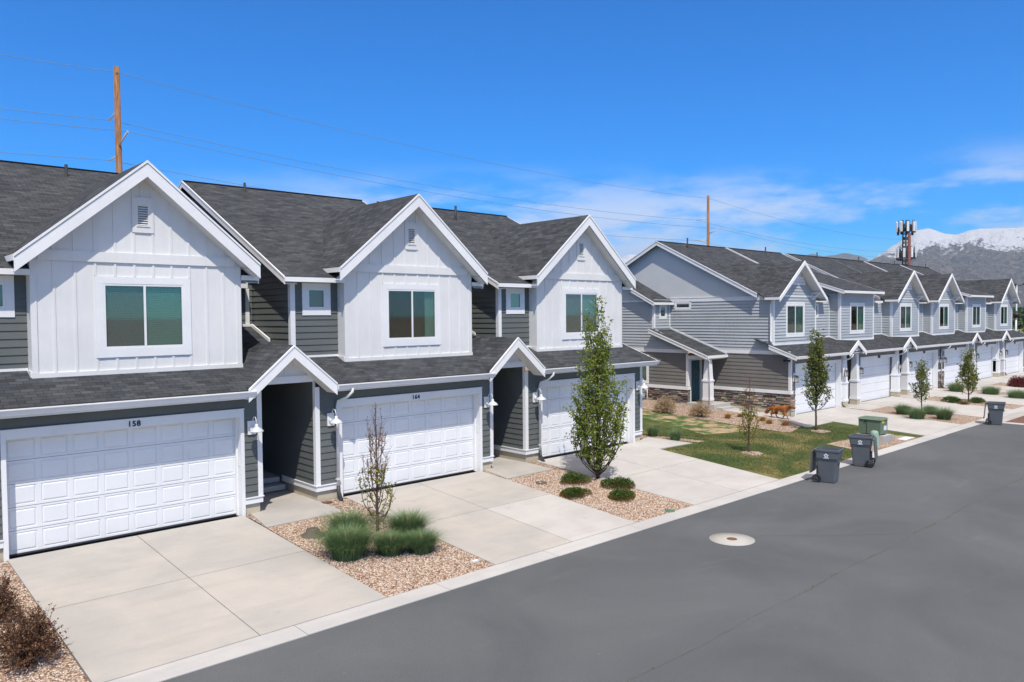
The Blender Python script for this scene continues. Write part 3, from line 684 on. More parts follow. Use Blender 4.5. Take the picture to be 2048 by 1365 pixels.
    m.hexa([(xc-hb-.02, YB-.04, zband0), (xc+hb+.02, YB-.04, zband0), (xc+hb+.02, YB, zband0), (xc-hb-.02, YB, zband0)], [(xc-hb, YB-.04, zband1), (xc+hb, YB-.04, zband1), (xc+hb, YB, zband1), (xc-hb, YB, zband1)])
    m.box((bl-.012, YB-.04, zb-.02), (br+.012, YB, zb+.085)); m.box((bl-.03, YB+.001, zb+.0), (bl, YW, zb+.14))
    m.build('band_board', 'white_siding', bay)
    window(root, wx0, wx1, wz0, wz1, YB, .17, back='blind' if num != '164' else ('curtain', (wx0+1.42, wx1-.03)), sill=0, gl=('glass_dark', 'glass'), bottom=.21)
    # gable vent
    m = MB(); m.box((xc-.24, YB-.034, 7.33), (xc-.111, YB, 8.16)); m.box((xc+.111, YB-.034, 7.33), (xc+.24, YB, 8.16)); m.box((xc-.1105, YB-.034, 7.96), (xc+.1105, YB, 8.16)); m.box((xc-.1105, YB-.034, 7.33), (xc+.1105, YB, 7.49)); m.box((xc-.15, YB-.05, 7.47), (xc+.15, YB-.0345, 7.495))
    vt = m.build('gable_vent', 'white_siding', root)
    m = MB(); m.box((xc-.111, YB+.05, 7.49), (xc+.111, YB+.06, 7.96)); m.build('vent_void', 'dark_void', vt)
    m = MB()
    for i in range(8):
        z = 7.505+i*.056; m.hexa([(xc-.11, YB-.025, z), (xc+.11, YB-.025, z), (xc+.11, YB+.03, z+.04), (xc-.11, YB+.03, z+.04)], [(xc-.11, YB-.025, z+.012), (xc+.11, YB-.025, z+.012), (xc+.11, YB+.03, z+.052), (xc-.11, YB+.03, z+.052)])
    m.build('louvre', 'white_siding', vt)
    # bay gable roof
    m = MB()
    for sg in (-1, 1):
        yb = lambda z: EM+(z-ZM)/SM_
        x1 = xc+sg*hw; z1 = rake(x1)
        roofpoly(m, [(xc, YG-.02, zpk), (x1, YG-.02, z1), (x1, yb(z1)+.05, z1), (xc, yb(zpk)+.05, zpk)], .035)
    for sg in (-1, 1):
        pass
    # main roof
    rx0, rx1 = xl-.36, xw+.36 if not last else xw+.5
    for ra, rb, ry in ((rx0, bl-.001, EM), (bl-.001, br+.001, YW+.02), (br+.001, rx1, EM)): roofpoly(m, [(ra, ry, mainz(ry)), (rb, ry, mainz(ry)), (rb, YR, mainz(YR)), (ra, YR, mainz(YR))], .035)
    roofpoly(m, [(rx0, YR, mainz(YR)), (rx1, YR, mainz(YR)), (rx1, 2*YR-EM, ZM), (rx0, 2*YR-EM, ZM)], .035)
    m.box((rx0, YR-.09, mainz(YR)-.03), (rx1, YR+.09, mainz(YR)+.012))
    # lower roof
    xg = xl+7.68-.80 if entry else None
    x_a = xl+.40 if n > 0 else xl-.45
    if entry:
        roofpoly(m, [(x_a, YE, ZE), (xg-1.15, YE, ZE), (xg-1.15, YW+.05, lowz(YW+.05)), (x_a, YW+.05, lowz(YW+.05))], .035)
        yv = YE+(4.58-ZE)/SL
        roofpoly(m, [(xg-1.15, YE+.1, lowz(YE+.1)), (xg, yv, lowz(yv)), (xg, 22.25, lowz(22.25)), (xg-1.15, 22.25, lowz(22.25))], .035)
        roofpoly(m, [(xg, yv, lowz(yv)), (xg+1.28, YE+.1, lowz(YE+.1)), (xg+1.28, 22.25, lowz(22.25)), (xg, 22.25, lowz(22.25))], .035)
    else:
        roofpoly(m, [(x_a, YE, ZE), (xr+.40, YE, ZE), (xr+.40, YW+.05, lowz(YW+.05)), (x_a, YW+.05, lowz(YW+.05))], .035)
        roofpoly(m, [(xr-.1, YW, lowz(YW)), (xr+.40, YW, lowz(YW)), (xr+.40, 26, lowz(26)), (xr-.1, 26, lowz(26))], .035)
    if entry:   # connector shed roof
        roofpoly(m, [(xw-.1, 21.82, 6.30), (xl+7.68-.32, 21.82, 6.30), (xl+7.68-.32, 24.8, 7.7), (xw-.1, 24.8, 7.7)], .035)
    rf = m.build('roof', 'shingle', root)
    m = MB()
    for px, py, h in (((xc-2.2, 26.3, .32), (xc-.1, 26.0, .35))[:1 if n else 2]): m.lathe([(0, h), (.045, h), (.045, -.3), (.09, -.33)], (px, py, mainz(py)), 'z', 8)
    if last: m.lathe([(0, .42), (.05, .42), (.05, -.3)], (xc-1.0, 25.6, mainz(25.6)+.15), 'z', 8)
    m.build('vent_pipe', 'black', rf)
    # fascia boards
    m = MB()
    def rakeb(p, q, h, n_, t=.035, drip=True):
        if drip: board(m, p, q, .06, .055, n_)
        board(m, p, q, h, t, n_, drop=.072)
    for sg in (-1, 1): rakeb((xc, YG, zpk), (xc+sg*(hw+.02), YG, rake(xc+hw+.02)), .31, (0, -1, 0))
    fb = m.build('gable_fascia', 'white', root)
    m = MB()
    for sg in (-1, 1):
        x1 = xc+sg*hw; z1 = rake(x1); ye = EM+(z1-ZM)/SM_
        board(m, (x1, YG, z1-.02), (x1, ye, z1-.02), .13, .03, (sg, 0, 0))
        # soffit: raking and level return
        q = Vector((0, 0, -.36)); a = Vector((xc, YG+.036, zpk)); b = Vector((x1-sg*.02, YG+.036, z1))
        m.m = 1; m.face([a+q, b+q, b+q+Vector((0, YB-YG-.037, 0)), a+q+Vector((0, YB-YG-.037, 0))])
        m.face([(xc+sg*2.352, YG+.036, z1-.14), (x1, YG+.036, z1-.14), (x1, ye, z1-.14), (xc+sg*2.352, ye, z1-.14)]); m.m = 0
    m.build('gable_soffit', ['white', 'soffit'], root)
    m = MB()
    for X, nx in ((rx0, -1), (rx1, 1)):
        for sg in (0, 1):
            p = (X, EM if not sg else 2*YR-EM, ZM); q = (X, YR, mainz(YR)); board(m, p, q, .05, .035*1, (nx, 0, 0)); board(m, p, q, .15, .022, (nx, 0, 0), drop=.062)
    board(m, (rx0-.02, EM, ZM-.01), (bl-.002, EM, ZM-.01), .125, .03, (0, -1, 0)); board(m, (br+.002, EM, ZM-.01), (rx1+.02, EM, ZM-.01), .125, .03, (0, -1, 0)); board(m, (rx0-.02, 2*YR-EM, ZM-.01), (rx1+.02, 2*YR-EM, ZM-.01), .125, .03, (0, 1, 0))
    m.m = 1
    for X0, X1 in ((rx0, bl-.001), (br+.001, rx1)): m.face([(X0, EM+.001, ZM-.13), (X1, EM+.001, ZM-.13), (X1, YW, ZM-.13), (X0, YW, ZM-.13)])
    for X0, X1 in ((rx0+.001, xl), (xw, rx1-.001)):
        m.face([(X0, EM, ZM-.2), (X1, EM, ZM-.2), (X1, YR, mainz(YR)-.2), (X0, YR, mainz(YR)-.2)])
    m.m = 0
    if entry:
        board(m, (xw, 21.82, 6.29), (xl+7.68-.30, 21.82, 6.29), .13, .03, (0, -1, 0)); board(m, (xl+7.68-.32, 21.82, 6.30), (xl+7.68-.32, 24.8, 7.7), .14, .03, (1, 0, 0)); m.m = 1; m.face([(xw, 21.83, 6.17), (xl+7.68-.33, 21.83, 6.17), (xl+7.68-.33, 22.2, 6.17), (xw, 22.2, 6.17)]); m.m = 0
        m.box((xw, 22.14, lowz(22.2)), (xl+7.64, 22.197, lowz(22.2)+.07)); m.hexa([(xl+7.62, 21.0, lowz(21.0)), (xl+7.67, 21.0, lowz(21.0)), (xl+7.67, 22.15, lowz(22.15)), (xl+7.62, 22.15, lowz(22.15))], [(xl+7.62, 21.0, lowz(21.0)+.09), (xl+7.67, 21.0, lowz(21.0)+.09), (xl+7.67, 22.15, lowz(22.15)+.09), (xl+7.62, 22.15, lowz(22.15)+.09)])
        m.box((xl+7.46, 22.16, 4.95), (xl+7.58, 22.19, 6.16))
    m.build('fascia', ['white', 'soffit'], root)
    # small windows
    window(root, xl+.50, xl+1.04, 5.54, 6.10, YW, .17, top=.16, sashes=1, back='blind' if n == 2 else 'blind', gl=('glass',) if n == 2 else ('glass_dark',), bottom=.19)
    if entry: window(root, xw+.35, xw+.8, 5.45, 6.05, 22.2, .14, sashes=1, gl=('glass_dark',))
    # gutter
    m = MB(); gx0, gx1 = (x_a-.02, (xg-1.02) if entry else xr+.42)
    m.hexa([(gx0, YE-.09, ZE-.14), (gx1, YE-.09, ZE-.14), (gx1, YE, ZE-.14), (gx0, YE, ZE-.14)], [(gx0, YE-.13, ZE-.02), (gx1, YE-.13, ZE-.02), (gx1, YE, ZE-.02), (gx0, YE, ZE-.02)])
    m.box((gx0, YE-.145, ZE-.035), (gx1, YE-.128, ZE-.012)); m.build('gutter', 'white', root)
    m = MB(); ex = (xg-1.0) if entry else xr+.40
    board(m, (x_a, YE+.003, ZE-.04), (ex, YE+.003, ZE-.04), .16, .02, (0, 1, 0)); m.m = 1; m.box((x_a, YE+.024, ZE-.19), (ex, YF+.005, ZE-.175)); m.m = 0
    if not entry:
        board(m, (xr+.40, YE, ZE), (xr+.40, 26, lowz(26)), .05, .035, (1, 0, 0)); board(m, (xr+.40, YE, ZE), (xr+.40, 26, lowz(26)), .14, .022, (1, 0, 0), drop=.06)
    m.build('eave_soffit', ['white', 'soffit'], root)
    # lamps, downspout
    barn_lamp(root, (xr+ox1)/2+.02, YF-.005, 2.56)
    if n > 0:
        barn_lamp(root, xl+.42, YF-.005, 2.55); downspout(root, ox0-.16, YE-.06, YF, ZE-.13, .68)
    if last: return root
    if entry:   # little porch gable over the walkway to the next house
        pm = MB(); pk = 4.60; hs = 1.17; sg_ = .86; yg = YE-.04
        def rz(x): return pk-sg_*abs(x-xg)
        for sg in (-1, 1):
            x1 = xg+sg*hs; z1 = rz(x1); roofpoly(pm, [(xg, yg, pk), (x1, yg, z1), (x1, YE+max(.05, (z1-ZE)/SL), z1), (xg, YE+(pk-ZE)/SL+.05, pk)], .035)
        pr = pm.build('porch_roof', 'shingle', root)
        m = MB()
        for sg in (-1, 1):
            p = (xg, yg, pk); q = (xg+sg*(hs+.03), yg, rz(xg+hs+.03)); board(m, p, q, .05, .05, (0, -1, 0)); board(m, p, q, .26, .033, (0, -1, 0), drop=.06)
        m.build('porch_fascia', 'white', pr)
        m = MB(); m.box((xr+.033, YF-.05, 3.60), (xl+7.68-.033, YF+.07, 3.78)); m.build('porch_beam', 'white', pr)
        m = MB(); wall(m, (0, YF-.01), (1, 0), (0, -1), [(xg-.9, 3.78), (xg+.9, 3.78), (xg, 4.5)], (), None); m.box((xg-.03, YF-.035, 3.785), (xg+.03, YF-.011, 4.42)); m.m = 1
        for sg in (-1, 1): m.face([(xg, yg+.035, pk-.3), (xg+sg*hs, yg+.035, rz(xg+hs)-.3), (xg+sg*hs, YF-.011, rz(xg+hs)-.3), (xg, YF-.011, pk-.3)])
        m.face([(xr, YF+.07, 3.61), (xl+7.68, YF+.07, 3.61), (xl+7.68, 22.2, 3.61), (xr, 22.2, 3.61)])
        m.build('porch_infill', ['white_siding', 'soffit'], pr)
        m = MB(); wall(m, (0, 22.15), (1, 0), (0, -1), [(xr, .4), (xl+7.68, .4), (xl+7.68, 3.6), (xr, 3.6)], (), LAP, z0=.78); m.build('porch_back_wall', 'dark_siding', pr)
        m = MB(); m.box((xr+.35, 22.08, .6), (xr+1.2, 22.14, 2.7)); m.build('front_door', 'white', pr, .004)
    return root
house_a(0, 5.94, '158', 'white gabled townhouse numbered 158 at the left edge, nearest the camera')
house_a(1, 13.66, '164', 'white gabled townhouse numbered 164 in the middle of the near row')
house_a(2, 21.33, '170', 'white gabled townhouse at the far end of the near row, behind the tall green tree', entry=False, last=True)
house_a(-1, -1.75, '152', 'white gabled townhouse beyond the left edge, joined to number 158') if False else None
# ------------------------------------------------------------------ row B: grey townhouses
BXW = [(35.5, 39.97), (42.92, 47.4), (50.18, 54.62), (57.13, 61.55), (64.2, 68.55), (71.16, 75.6)]
BR_ = [(35.2, 42.1), (42.5, 49.05), (49.9, 56.3), (56.3, 62.15), (62.6, 69.5), (69.9, 76.3)]
BW = [(35.5, 41.02), (42.95, 48.25), (50.1, 55.9), (56.05, 61.0), (62.6, 67.95), (69.55, 75.7)]
FL = [0, 1, 0, 0, 1, 0]
YBE, ZBE, YBR, ZBR = 18.0, 3.20, 26.3, 9.40
def lowb(y): return ZBE+.36*(y-YBE)
def mainb(y): return ZBR-.5*(YBR-y)
def taper_column(parent, x, y, zb, name='porch_column'):
    w1, w0 = .36, .26; m = MB()
    def rg(w_, z): h = w_/2; return [(x-h, y-h, z), (x+h, y-h, z), (x+h, y+h, z), (x-h, y+h, z)]
    m.hexa(rg(w1, zb+1.32), rg(w0, 3.05)); m.hexa(rg(.46, zb+1.20), rg(.46, zb+1.28)); m.hexa(rg(.40, zb+1.2801), rg(.40, zb+1.3199)); m.hexa(rg(.40, zb+.34), rg(.40, zb+1.1999)); m.hexa(rg(.44, zb+.22), rg(.44, zb+.3399)); m.hexa(rg(.34, 3.0501), rg(.34, 3.14))
    c = m.build(name, 'white', parent, .006); m = MB(); m.hexa(rg(.41, zb-.15), rg(.41, zb+.2199)); m.build('column_footing', 'foundation', c); return c
def scallops(m, xc, z0, z1, half, y):
    rows = 4; h = (z1-z0)/rows
    for r in range(rows):
        z = z0+r*h; hw = half*(1-(z-z0+.02)/(z1-z0+.1)); x = -hw+(r % 2)*.08
        while x < hw:
            P = [(xc+x+.08+.075*math.cos(math.pi+math.pi*k/5), y, z+.03+.045*math.sin(math.pi+math.pi*k/5)) for k in range(6)]
            P += [(xc+x+.155, y, z+h+.02), (xc+x+.005, y, z+h+.02)]; m.prism(P, (0, -.014-.004*((rows-r) % 2), 0)); x += .16
LABB = ['grey townhouse nearest in the far row, with the stone base and teal front door', 'grey townhouse with a level eave over its bay, second in the far row',
 'grey gabled townhouse third in the far row, right of the level-eaved bay', 'grey gabled townhouse fourth in the far row, just left of the second level-eaved bay',
 'grey townhouse with a level eave over its bay, second last of the far row', 'grey gabled townhouse at the far right end of the far row']
def stone_wall(m, org, ud, nrm, u0, u1, z0, z1, seed=0, step=0):
    r = random.Random(seed); z = z0
    while z < z1-.02:
        h = min(r.uniform(.06, .15), z1-z); u = u0
        while u < u1-.01:
            L = min(r.uniform(.14, .46), u1-u); zz = z; hh = h
            d = r.uniform(.02, .085); g = .006
            base = r.choice([(.16, .13, .11), (.24, .19, .155), (.33, .27, .22), (.12, .11, .105), (.28, .25, .23), (.42, .35, .28), (.20, .155, .13)])
            m.c = tuple(v*r.uniform(.85, 1.15) for v in base)
            o = Vector((org[0], org[1], 0)); U = Vector((ud[0], ud[1], 0)); n = Vector((nrm[0], nrm[1], 0)); j = lambda: r.uniform(-.008, .008)
            Bq = [o+U*(u+g)+Vector((0, 0, zz+g)), o+U*(u+L-g)+Vector((0, 0, zz+g)), o+U*(u+L-g)+Vector((0, 0, zz+hh-g)), o+U*(u+g)+Vector((0, 0, zz+hh-g))]
            Tq = [Bq[0]+n*d+U*(.012+j())+Vector((0, 0, .01+j())), Bq[1]+n*(d+j())-U*(.012+j())+Vector((0, 0, .01+j())), Bq[2]+n*d*r.uniform(.6, 1)-U*(.012+j())-Vector((0, 0, .012)), Bq[3]+n*d*r.uniform(.6, 1)+U*.012-Vector((0, 0, .012+j()))]
            m.hexa(Bq, Tq); u += L
        z += h
    m.c = (.07, .065, .06)
def house_b(i):
    bx0, bx1 = BXW[i]; rx0, rx1 = BR_[i]; wx0, wx1 = BW[i]; ox0, ox1 = BD[i]; xc = (bx0+bx1)/2; zs = .2; zo = 2.63; YWB = 20.0
    root = empty('townhouse', (xc, YF, zs), LABB[i], 'townhouse', 'grey townhouses in the far row')
    nxt = BXW[i+1][0] if i < 5 else wx1
    # lower walls
    m = MB(); wall(m, (0, YF), (1, 0), (0, -1), [(wx0, .62), (wx1, .62), (wx1, 3.2), (wx0, 3.2)], [(ox0, ox1, .1, zo)], .19, z0=.62, lip=.03)
    if i: wall(m, (wx0, 0), (0, 1), (-1, 0), [(YF, .5), (23, .5), (23, 3.3), (YF, 3.3)], (), .19, z0=.62)
    wall(m, (wx1, 0), (0, 1), (1, 0), [(YF, .5), (23, .5), (23, 3.3), (YF, 3.3)], (), .19, z0=.62)
    if i < 5: wall(m, (0, 23), (1, 0), (0, -1), [(wx1, .3), (BW[i+1][0], .3), (BW[i+1][0], 3.3), (wx1, 3.3)], (), .19, z0=.62)
    m.build('lower_siding', 'taupe_siding', root)
    # upper walls
    m = MB(); ztop = 6.45 if FL[i] else 6.15; zb = lowb(YB)
    hz = 8.0 if not FL[i] else ztop; s = .745; hw = 2.53
    def rk(x): return 7.98-s*abs(x-xc)
    fw = (xc-.88, xc+.88) if i != 3 else (xc-.85, xc+.85)
    fz = (4.24, 5.70)
    if FL[i]: wall(m, (0, YB), (1, 0), (0, -1), [(bx0, zb), (bx1, zb), (bx1, ztop), (bx0, ztop)], [(fw[0], fw[1], fz[0], fz[1])], .158, lip=.032, z0=3.42)
    else: wall(m, (0, YB), (1, 0), (0, -1), [(bx0, zb), (bx1, zb), (bx1, rk(bx1)-.15), (xc, rk(xc)-.15), (bx0, rk(bx0)-.15)], [(fw[0], fw[1], fz[0], fz[1])], .158, lip=.032, z0=3.42)
    if i: wall(m, (bx0, 0), (0, 1), (-1, 0), [(YB, 3.4), (26, 3.4), (26, 6.6), (YB+.05, ztop)], (), .158, lip=.032, z0=3.42)
    wall(m, (bx1, 0), (0, 1), (1, 0), [(YB, 3.4), (26, 3.4), (26, 6.6), (YB+.05, ztop)], (), .158, lip=.032, z0=3.42)
    holes = []
    if i < 5:
        a = 1.15 if i > 1 else .12; sx = bx1+a; wdt = min(nxt-.02, bx1+(2.9 if i < 2 else 2.5))
        if i < 2: sw = (bx1+.9, bx1+1.45)
        else: sw = ((bx1+nxt)/2-.22, (bx1+nxt)/2+.22)
        holes = [(sw[0], sw[1], 5.12, 5.72)]
        wall(m, (0, YWB), (1, 0), (0, -1), [(bx1, 3.8), (nxt, 3.8), (nxt, 6.0), (bx1, 6.0)], holes, .158, lip=.032, z0=3.42)
    if i == 5: wall(m, (75.7, 0), (0, 1), (1, 0), [(YB, .3), (33, .3), (33, 6), (YBR, 9.2), (YB, 6)], (), .158, lip=.032, z0=3.42)
    m.build('upper_siding', 'light_siding', root)
    # trims
    m = MB(); t = .035
    for X, sg in ((bx0, 1), (bx1, -1)):
        m.box((X-(t if sg > 0 else .10), YB-t, zb+.07), (X+(.10 if sg > 0 else t), YB+.002, ztop-.02)); m.box((X-sg*t, YB+.003, zb+.07), (X-sg*.002, YB+.10, ztop-.02))
    m.box((bx0-.05, YB-.05, zb-.03), (bx1+.05, YB-.002, zb+.07)); m.hexa([(bx0-.045, YB, zb-.02), (bx0-.002, YB, zb-.02), (bx0-.002, YWB+(.2 if i else -.5), lowb(YWB+.2)-.02), (bx0-.045, YWB+(.2 if i else -.5), lowb(YWB+.2)-.02)], [(bx0-.045, YB, zb+.07), (bx0-.002, YB, zb+.07), (bx0-.002, YWB+(.2 if i else -.5), lowb(YWB+.2)+.07), (bx0-.045, YWB+(.2 if i else -.5), lowb(YWB+.2)+.07)])
    if i < 5: m.box((bx1+.05, YWB-.03, lowb(YWB)-.02), (nxt-.05, YWB-.001, lowb(YWB)+.07)); m.box((nxt-.12, YWB-.03, lowb(YWB)+.07), (nxt-.04, YWB-.001, 5.95))
    if not FL[i]: hb = (7.83-6.18)/s; m.hexa([(xc-hb, YB-.03, 6.14), (xc+hb, YB-.03, 6.14), (xc+hb, YB, 6.14), (xc-hb, YB, 6.14)], [(xc-hb+.08, YB-.03, 6.22), (xc+hb-.08, YB-.03, 6.22), (xc+hb-.08, YB, 6.22), (xc-hb+.08, YB, 6.22)])
    m.build('corner_trim', 'white', root)
    window(root, fw[0], fw[1], fz[0], fz[1], YB, .10, top=.17, bottom=.17, back='blind' if i % 2 == 0 else ('curtain', (fw[0]+1.0, fw[1]-.04)))
    if i < 5: window(root, sw[0], sw[1], 5.12, 5.72, YWB, .09, sashes=1, gl=('glass_dark',))
    # roofs
    m = MB()
    ye = 19.0 if FL[i] else 19.95
    if i == 0: roofpoly(m, [(rx0, 20.12, mainb(20.12)), (rx1, 20.12, mainb(20.12)), (rx1, YBR, ZBR), (rx0, YBR, ZBR)], .035)
    elif FL[i]:
        roofpoly(m, [(rx0, 20.0, mainb(20.0)), (rx1, 20.0, mainb(20.0)), (rx1, YBR, ZBR), (rx0, YBR, ZBR)], .035)
        roofpoly(m, [(bx0-.35, 19.0, 6.55), (bx1+.6, 19.0, 6.55), (bx1+.6, 23.6, 8.08), (bx0-.35, 23.6, 8.08)], .035)
    else: roofpoly(m, [(rx0, 20.0, mainb(20.0)), (rx1, 20.0, mainb(20.0)), (rx1, YBR, ZBR), (rx0, YBR, ZBR)], .035)
    roofpoly(m, [(rx0, YBR, ZBR), (rx1, YBR, ZBR), (rx1, 32.9, ZBR-3.3), (rx0, 32.9, ZBR-3.3)], .035)
    m.box((rx0, YBR-.09, ZBR-.03), (rx1, YBR+.09, ZBR+.012))
    YG = 18.9
    if not FL[i]:
        for sg in (-1, 1):
            x1 = xc+sg*hw; z1 = rk(x1); yb = lambda z: YBR-(ZBR-z)/.5
            roofpoly(m, [(xc, YG, 7.98), (x1, YG, z1), (x1, yb(z1)+.05, z1), (xc, yb(7.98)+.05, 7.98)], .035)
    # small shed roof on the recess
    if i < 5:
        e0, e1 = (bx1+.02, bx1+2.0) if i < 2 else (bx1+.05, nxt+.02)
        if i < 2: e0 = bx1-.1
        roofpoly(m, [(e0, 19.65, 6.02), (e1, 19.65, 6.02), (e1, 21.2, 6.8), (e0, 21.2, 6.8)], .03)
    x0l = 35.2 if i == 0 else rx0-.1 if i != 3 else 56.2
    gx = [41.86, 49.15, None, 61.55, 68.5, None][i]; x1l = {0: 42.5, 1: 49.9, 2: 56.0, 3: 62.2, 4: 69.4, 5: 76.1}[i]; x0l = {0: 35.2, 1: 42.5, 2: 49.9, 3: 56.0, 4: 62.2, 5: 69.4}[i]
    roofpoly(m, [(x0l, YBE, ZBE), (x1l, YBE, ZBE), (x1l, 20.3, lowb(20.3)), (x0l, 20.3, lowb(20.3))], .035)
    rf = m.build('roof', 'shingle', root)
    m = MB(); m.lathe([(0, .5), (.045, .5), (.045, -.2)], (xc+1.3 if i != 0 else 37.3, YBR-.6 if i == 0 else YBR-.35, mainb(YBR-.5)), 'z', 8); m.build('vent_pipe', 'black', rf)
    if gx:
        m = MB(); pk = 3.80; hs = 1.0; s2 = .58
        for sg in (-1, 1): roofpoly(m, [(gx, YBE-.08, pk), (gx+sg*hs, YBE-.08, pk-s2*hs), (gx+sg*hs, YBE+.1, pk-s2*hs), (gx, YBE+(pk-ZBE)/.36, pk)], .03)
        pg = m.build('porch_roof', 'shingle', root); m = MB()
        for sg in (-1, 1): board(m, (gx, YBE-.08, pk), (gx+sg*(hs+.02), YBE-.08, pk-s2*(hs+.02)), .24, .05, (0, -1, 0))
        m.build('porch_fascia', 'white', pg); m = MB(); m.face([(gx-.95, YBE+.02, 3.1), (gx+.95, YBE+.02, 3.1), (gx, YBE+.02, 3.6)]); m.build('porch_infill', 'white_siding', pg)
    # fascia
    m = MB()
    if not FL[i]:
        for sg in (-1, 1):
            board(m, (xc, YG, 7.98), (xc+sg*(hw+.02), YG, rk(xc+hw+.02)), .21, .045, (0, -1, 0)); x1 = xc+sg*hw; z1 = rk(x1); y1 = YBR-(ZBR-z1)/.5
            board(m, (x1, YG, z1-.01), (x1, y1, z1-.01), .12, .03, (sg, 0, 0)); m.m = 1; q = Vector((0, 0, -.16)); a = Vector((xc, YG+.002, 7.98)); b = Vector((x1, YG+.002, z1)); d = Vector((0, YB-YG-.003, 0)); m.face([a+q, b+q, b+q+d, a+q+d])
            m.face([(xc+sg*(bx1-xc), YG, z1-.13), (x1, YG, z1-.13), (x1, y1, z1-.13), (xc+sg*(bx1-xc), y1, z1-.13)]); m.m = 0
    else:
        board(m, (bx0-.37, 19.0, 6.54), (bx1+.62, 19.0, 6.54), .14, .03, (0, -1, 0)); m.m = 1; m.face([(bx0-.35, 19.001, 6.42), (bx1+.6, 19.001, 6.42), (bx1+.6, YB, 6.42), (bx0-.35, YB, 6.42)]); m.m = 0
        for X, nx in ((bx0-.35, -1), (bx1+.6, 1)): board(m, (X, 19.0, 6.55), (X, 23.6, 8.08), .05, .035, (nx, 0, 0)); board(m, (X, 19.0, 6.55), (X, 23.6, 8.08), .15, .02, (nx, 0, 0), drop=.06)
        wm = 0
    for X, nx in ((rx0, -1), (rx1, 1)):
        yl = 20.12 if i == 0 and nx < 0 else 20.0
        board(m, (X, yl, mainb(yl)), (X, YBR, ZBR), .05, .045, (nx, 0, 0)); board(m, (X, yl, mainb(yl)), (X, YBR, ZBR), .17, .025, (nx, 0, 0), drop=.065)
        board(m, (X, 32.9, ZBR-3.3), (X, YBR, ZBR), .05, .045, (nx, 0, 0)); board(m, (X, 32.9, ZBR-3.3), (X, YBR, ZBR), .17, .025, (nx, 0, 0), drop=.065)
    if i < 5: board(m, (e0, 19.65, 6.01), (e1, 19.65, 6.01), .12, .03, (0, -1, 0)); m.m = 1; m.face([(e0, 19.66, 5.95), (e1, 19.66, 5.95), (e1, YWB, 5.95), (e0, YWB, 5.95)]); m.m = 0
    m.build('fascia', ['white', 'soffit'], root)
    if FL[i]:
        m = MB(); 
        for X, nx in ((bx0, -1), (bx1, 1)): wall(m, (X, 0), (0, 1), (nx, 0), [(YB, 6.4), (23.0, 6.4), (23.0, 7.8), (YB, 6.65)], (), .158, lip=.032, z0=3.42)
        m.build('dormer_cheek', 'light_siding', root)
    if not FL[i]:
        for sg in (-1, 1):
            m = MB(); X = xc+sg*(hw-.72); Z = rk(X)-.24
            m.box((X-.05, YG+.05, Z-.09), (X+.05, YB, Z)); m.box((X-.05, YB-.07, Z-.42), (X+.05, YB, Z-.091)); m.hexa([(X-.04, YB-.07, Z-.42), (X+.04, YB-.07, Z-.42), (X+.04, YB-.07, Z-.33), (X-.04, YB-.07, Z-.33)], [(X-.04, YG+.07, Z-.1), (X+.04, YG+.07, Z-.1), (X+.04, YG+.16, Z-.095), (X-.04, YG+.16, Z-.095)])
            m.build('bracket', 'white', root)
        m = MB(); scallops(m, xc, 6.75, 7.62, 1.05, YB-.015); m.build('scallop_shingles', 'white', root)
    # gutter, soffit
    segs = [(x0l, x1l)] if not gx else [(x0l if i == 0 or True else 0, gx-.97), (gx+.97, x1l)]
    m = MB()
    for a, b in segs:
        if b-a < .05: continue
        m.hexa([(a, YBE-.09, ZBE-.13), (b, YBE-.09, ZBE-.13), (b, YBE, ZBE-.13), (a, YBE, ZBE-.13)], [(a, YBE-.12, ZBE-.01), (b, YBE-.12, ZBE-.01), (b, YBE, ZBE-.01), (a, YBE, ZBE-.01)])
        m.m = 1; m.box((a+.001, YBE+.002, ZBE-.16), (b-.001, YF+.004, ZBE-.14)); m.m = 0
    m.build('gutter', ['white', 'soffit'], root)
    if i in (0, 5):
        X = 35.2 if i == 0 else x1l; nx = -1 if i == 0 else 1; m = MB(); yt = 19.46 if i == 0 else 20.3
        board(m, (X, YBE, ZBE), (X, yt, lowb(yt)), .05, .04, (nx, 0, 0)); board(m, (X, YBE, ZBE), (X, yt, lowb(yt)), .16, .025, (nx, 0, 0), drop=.06); m.build('rake_board', 'white', root)
    # garage
    m = MB(); yt = YF-.035
    m.box((ox0-.09, yt, .08), (ox0, YF+.26, zo)); m.box((ox1, yt, .08), (ox1+.09, YF+.26, zo)); m.box((ox0-.09, yt, zo+.0005), (ox1+.09, YF+.26, zo+.16)); m.build('garage_trim', 'white', root)
    garage_door(root, ox0+.001, ox1-.001, .2, zo-.001, YF+.27, panels=False)
    nb = ['176', '182', '188', '194', '200', '206'][i]
    m = MB(); m.box(((ox0+ox1)/2-.17, yt-.016, zo+.02), ((ox0+ox1)/2+.17, yt-.001, zo+.17)); m.build('number_plate', 'black', root)
    lx = {0: [35.78, 41.0], 1: [43.25, 48.3], 2: [50.35, 55.6], 3: [56.4, 61.1], 4: [63.1, 68.1], 5: [70.15, 75.5]}[i]
    for k, X in enumerate(lx):
        lantern(root, X, YF-(.02 if not (k == 1 and gx) else .16), 2.12)
    if i in (0, 1): downspout(root, ox1+.14, YBE-.05, YF, ZBE-.12, .45)
    if i == 2: downspout(root, 55.97, YBE-.05, YF, ZBE-.12, .45)
    if i in (4, 5): downspout(root, ox0-.2, YBE-.05, YF, ZBE-.12, .4)
    # columns by the entries, stone edge strips
    if i == 0: cols = [41.25]
    elif i == 1: cols = [42.75, 48.4]
    elif i == 2: cols = [49.9]
    elif i == 3: cols = [61.1]
    elif i == 4: cols = [62.35, 68.1]
    elif i == 5: cols = [69.4]
    for X in cols: taper_column(root, X, 18.45 if X not in (0,) else 18.3, .28)
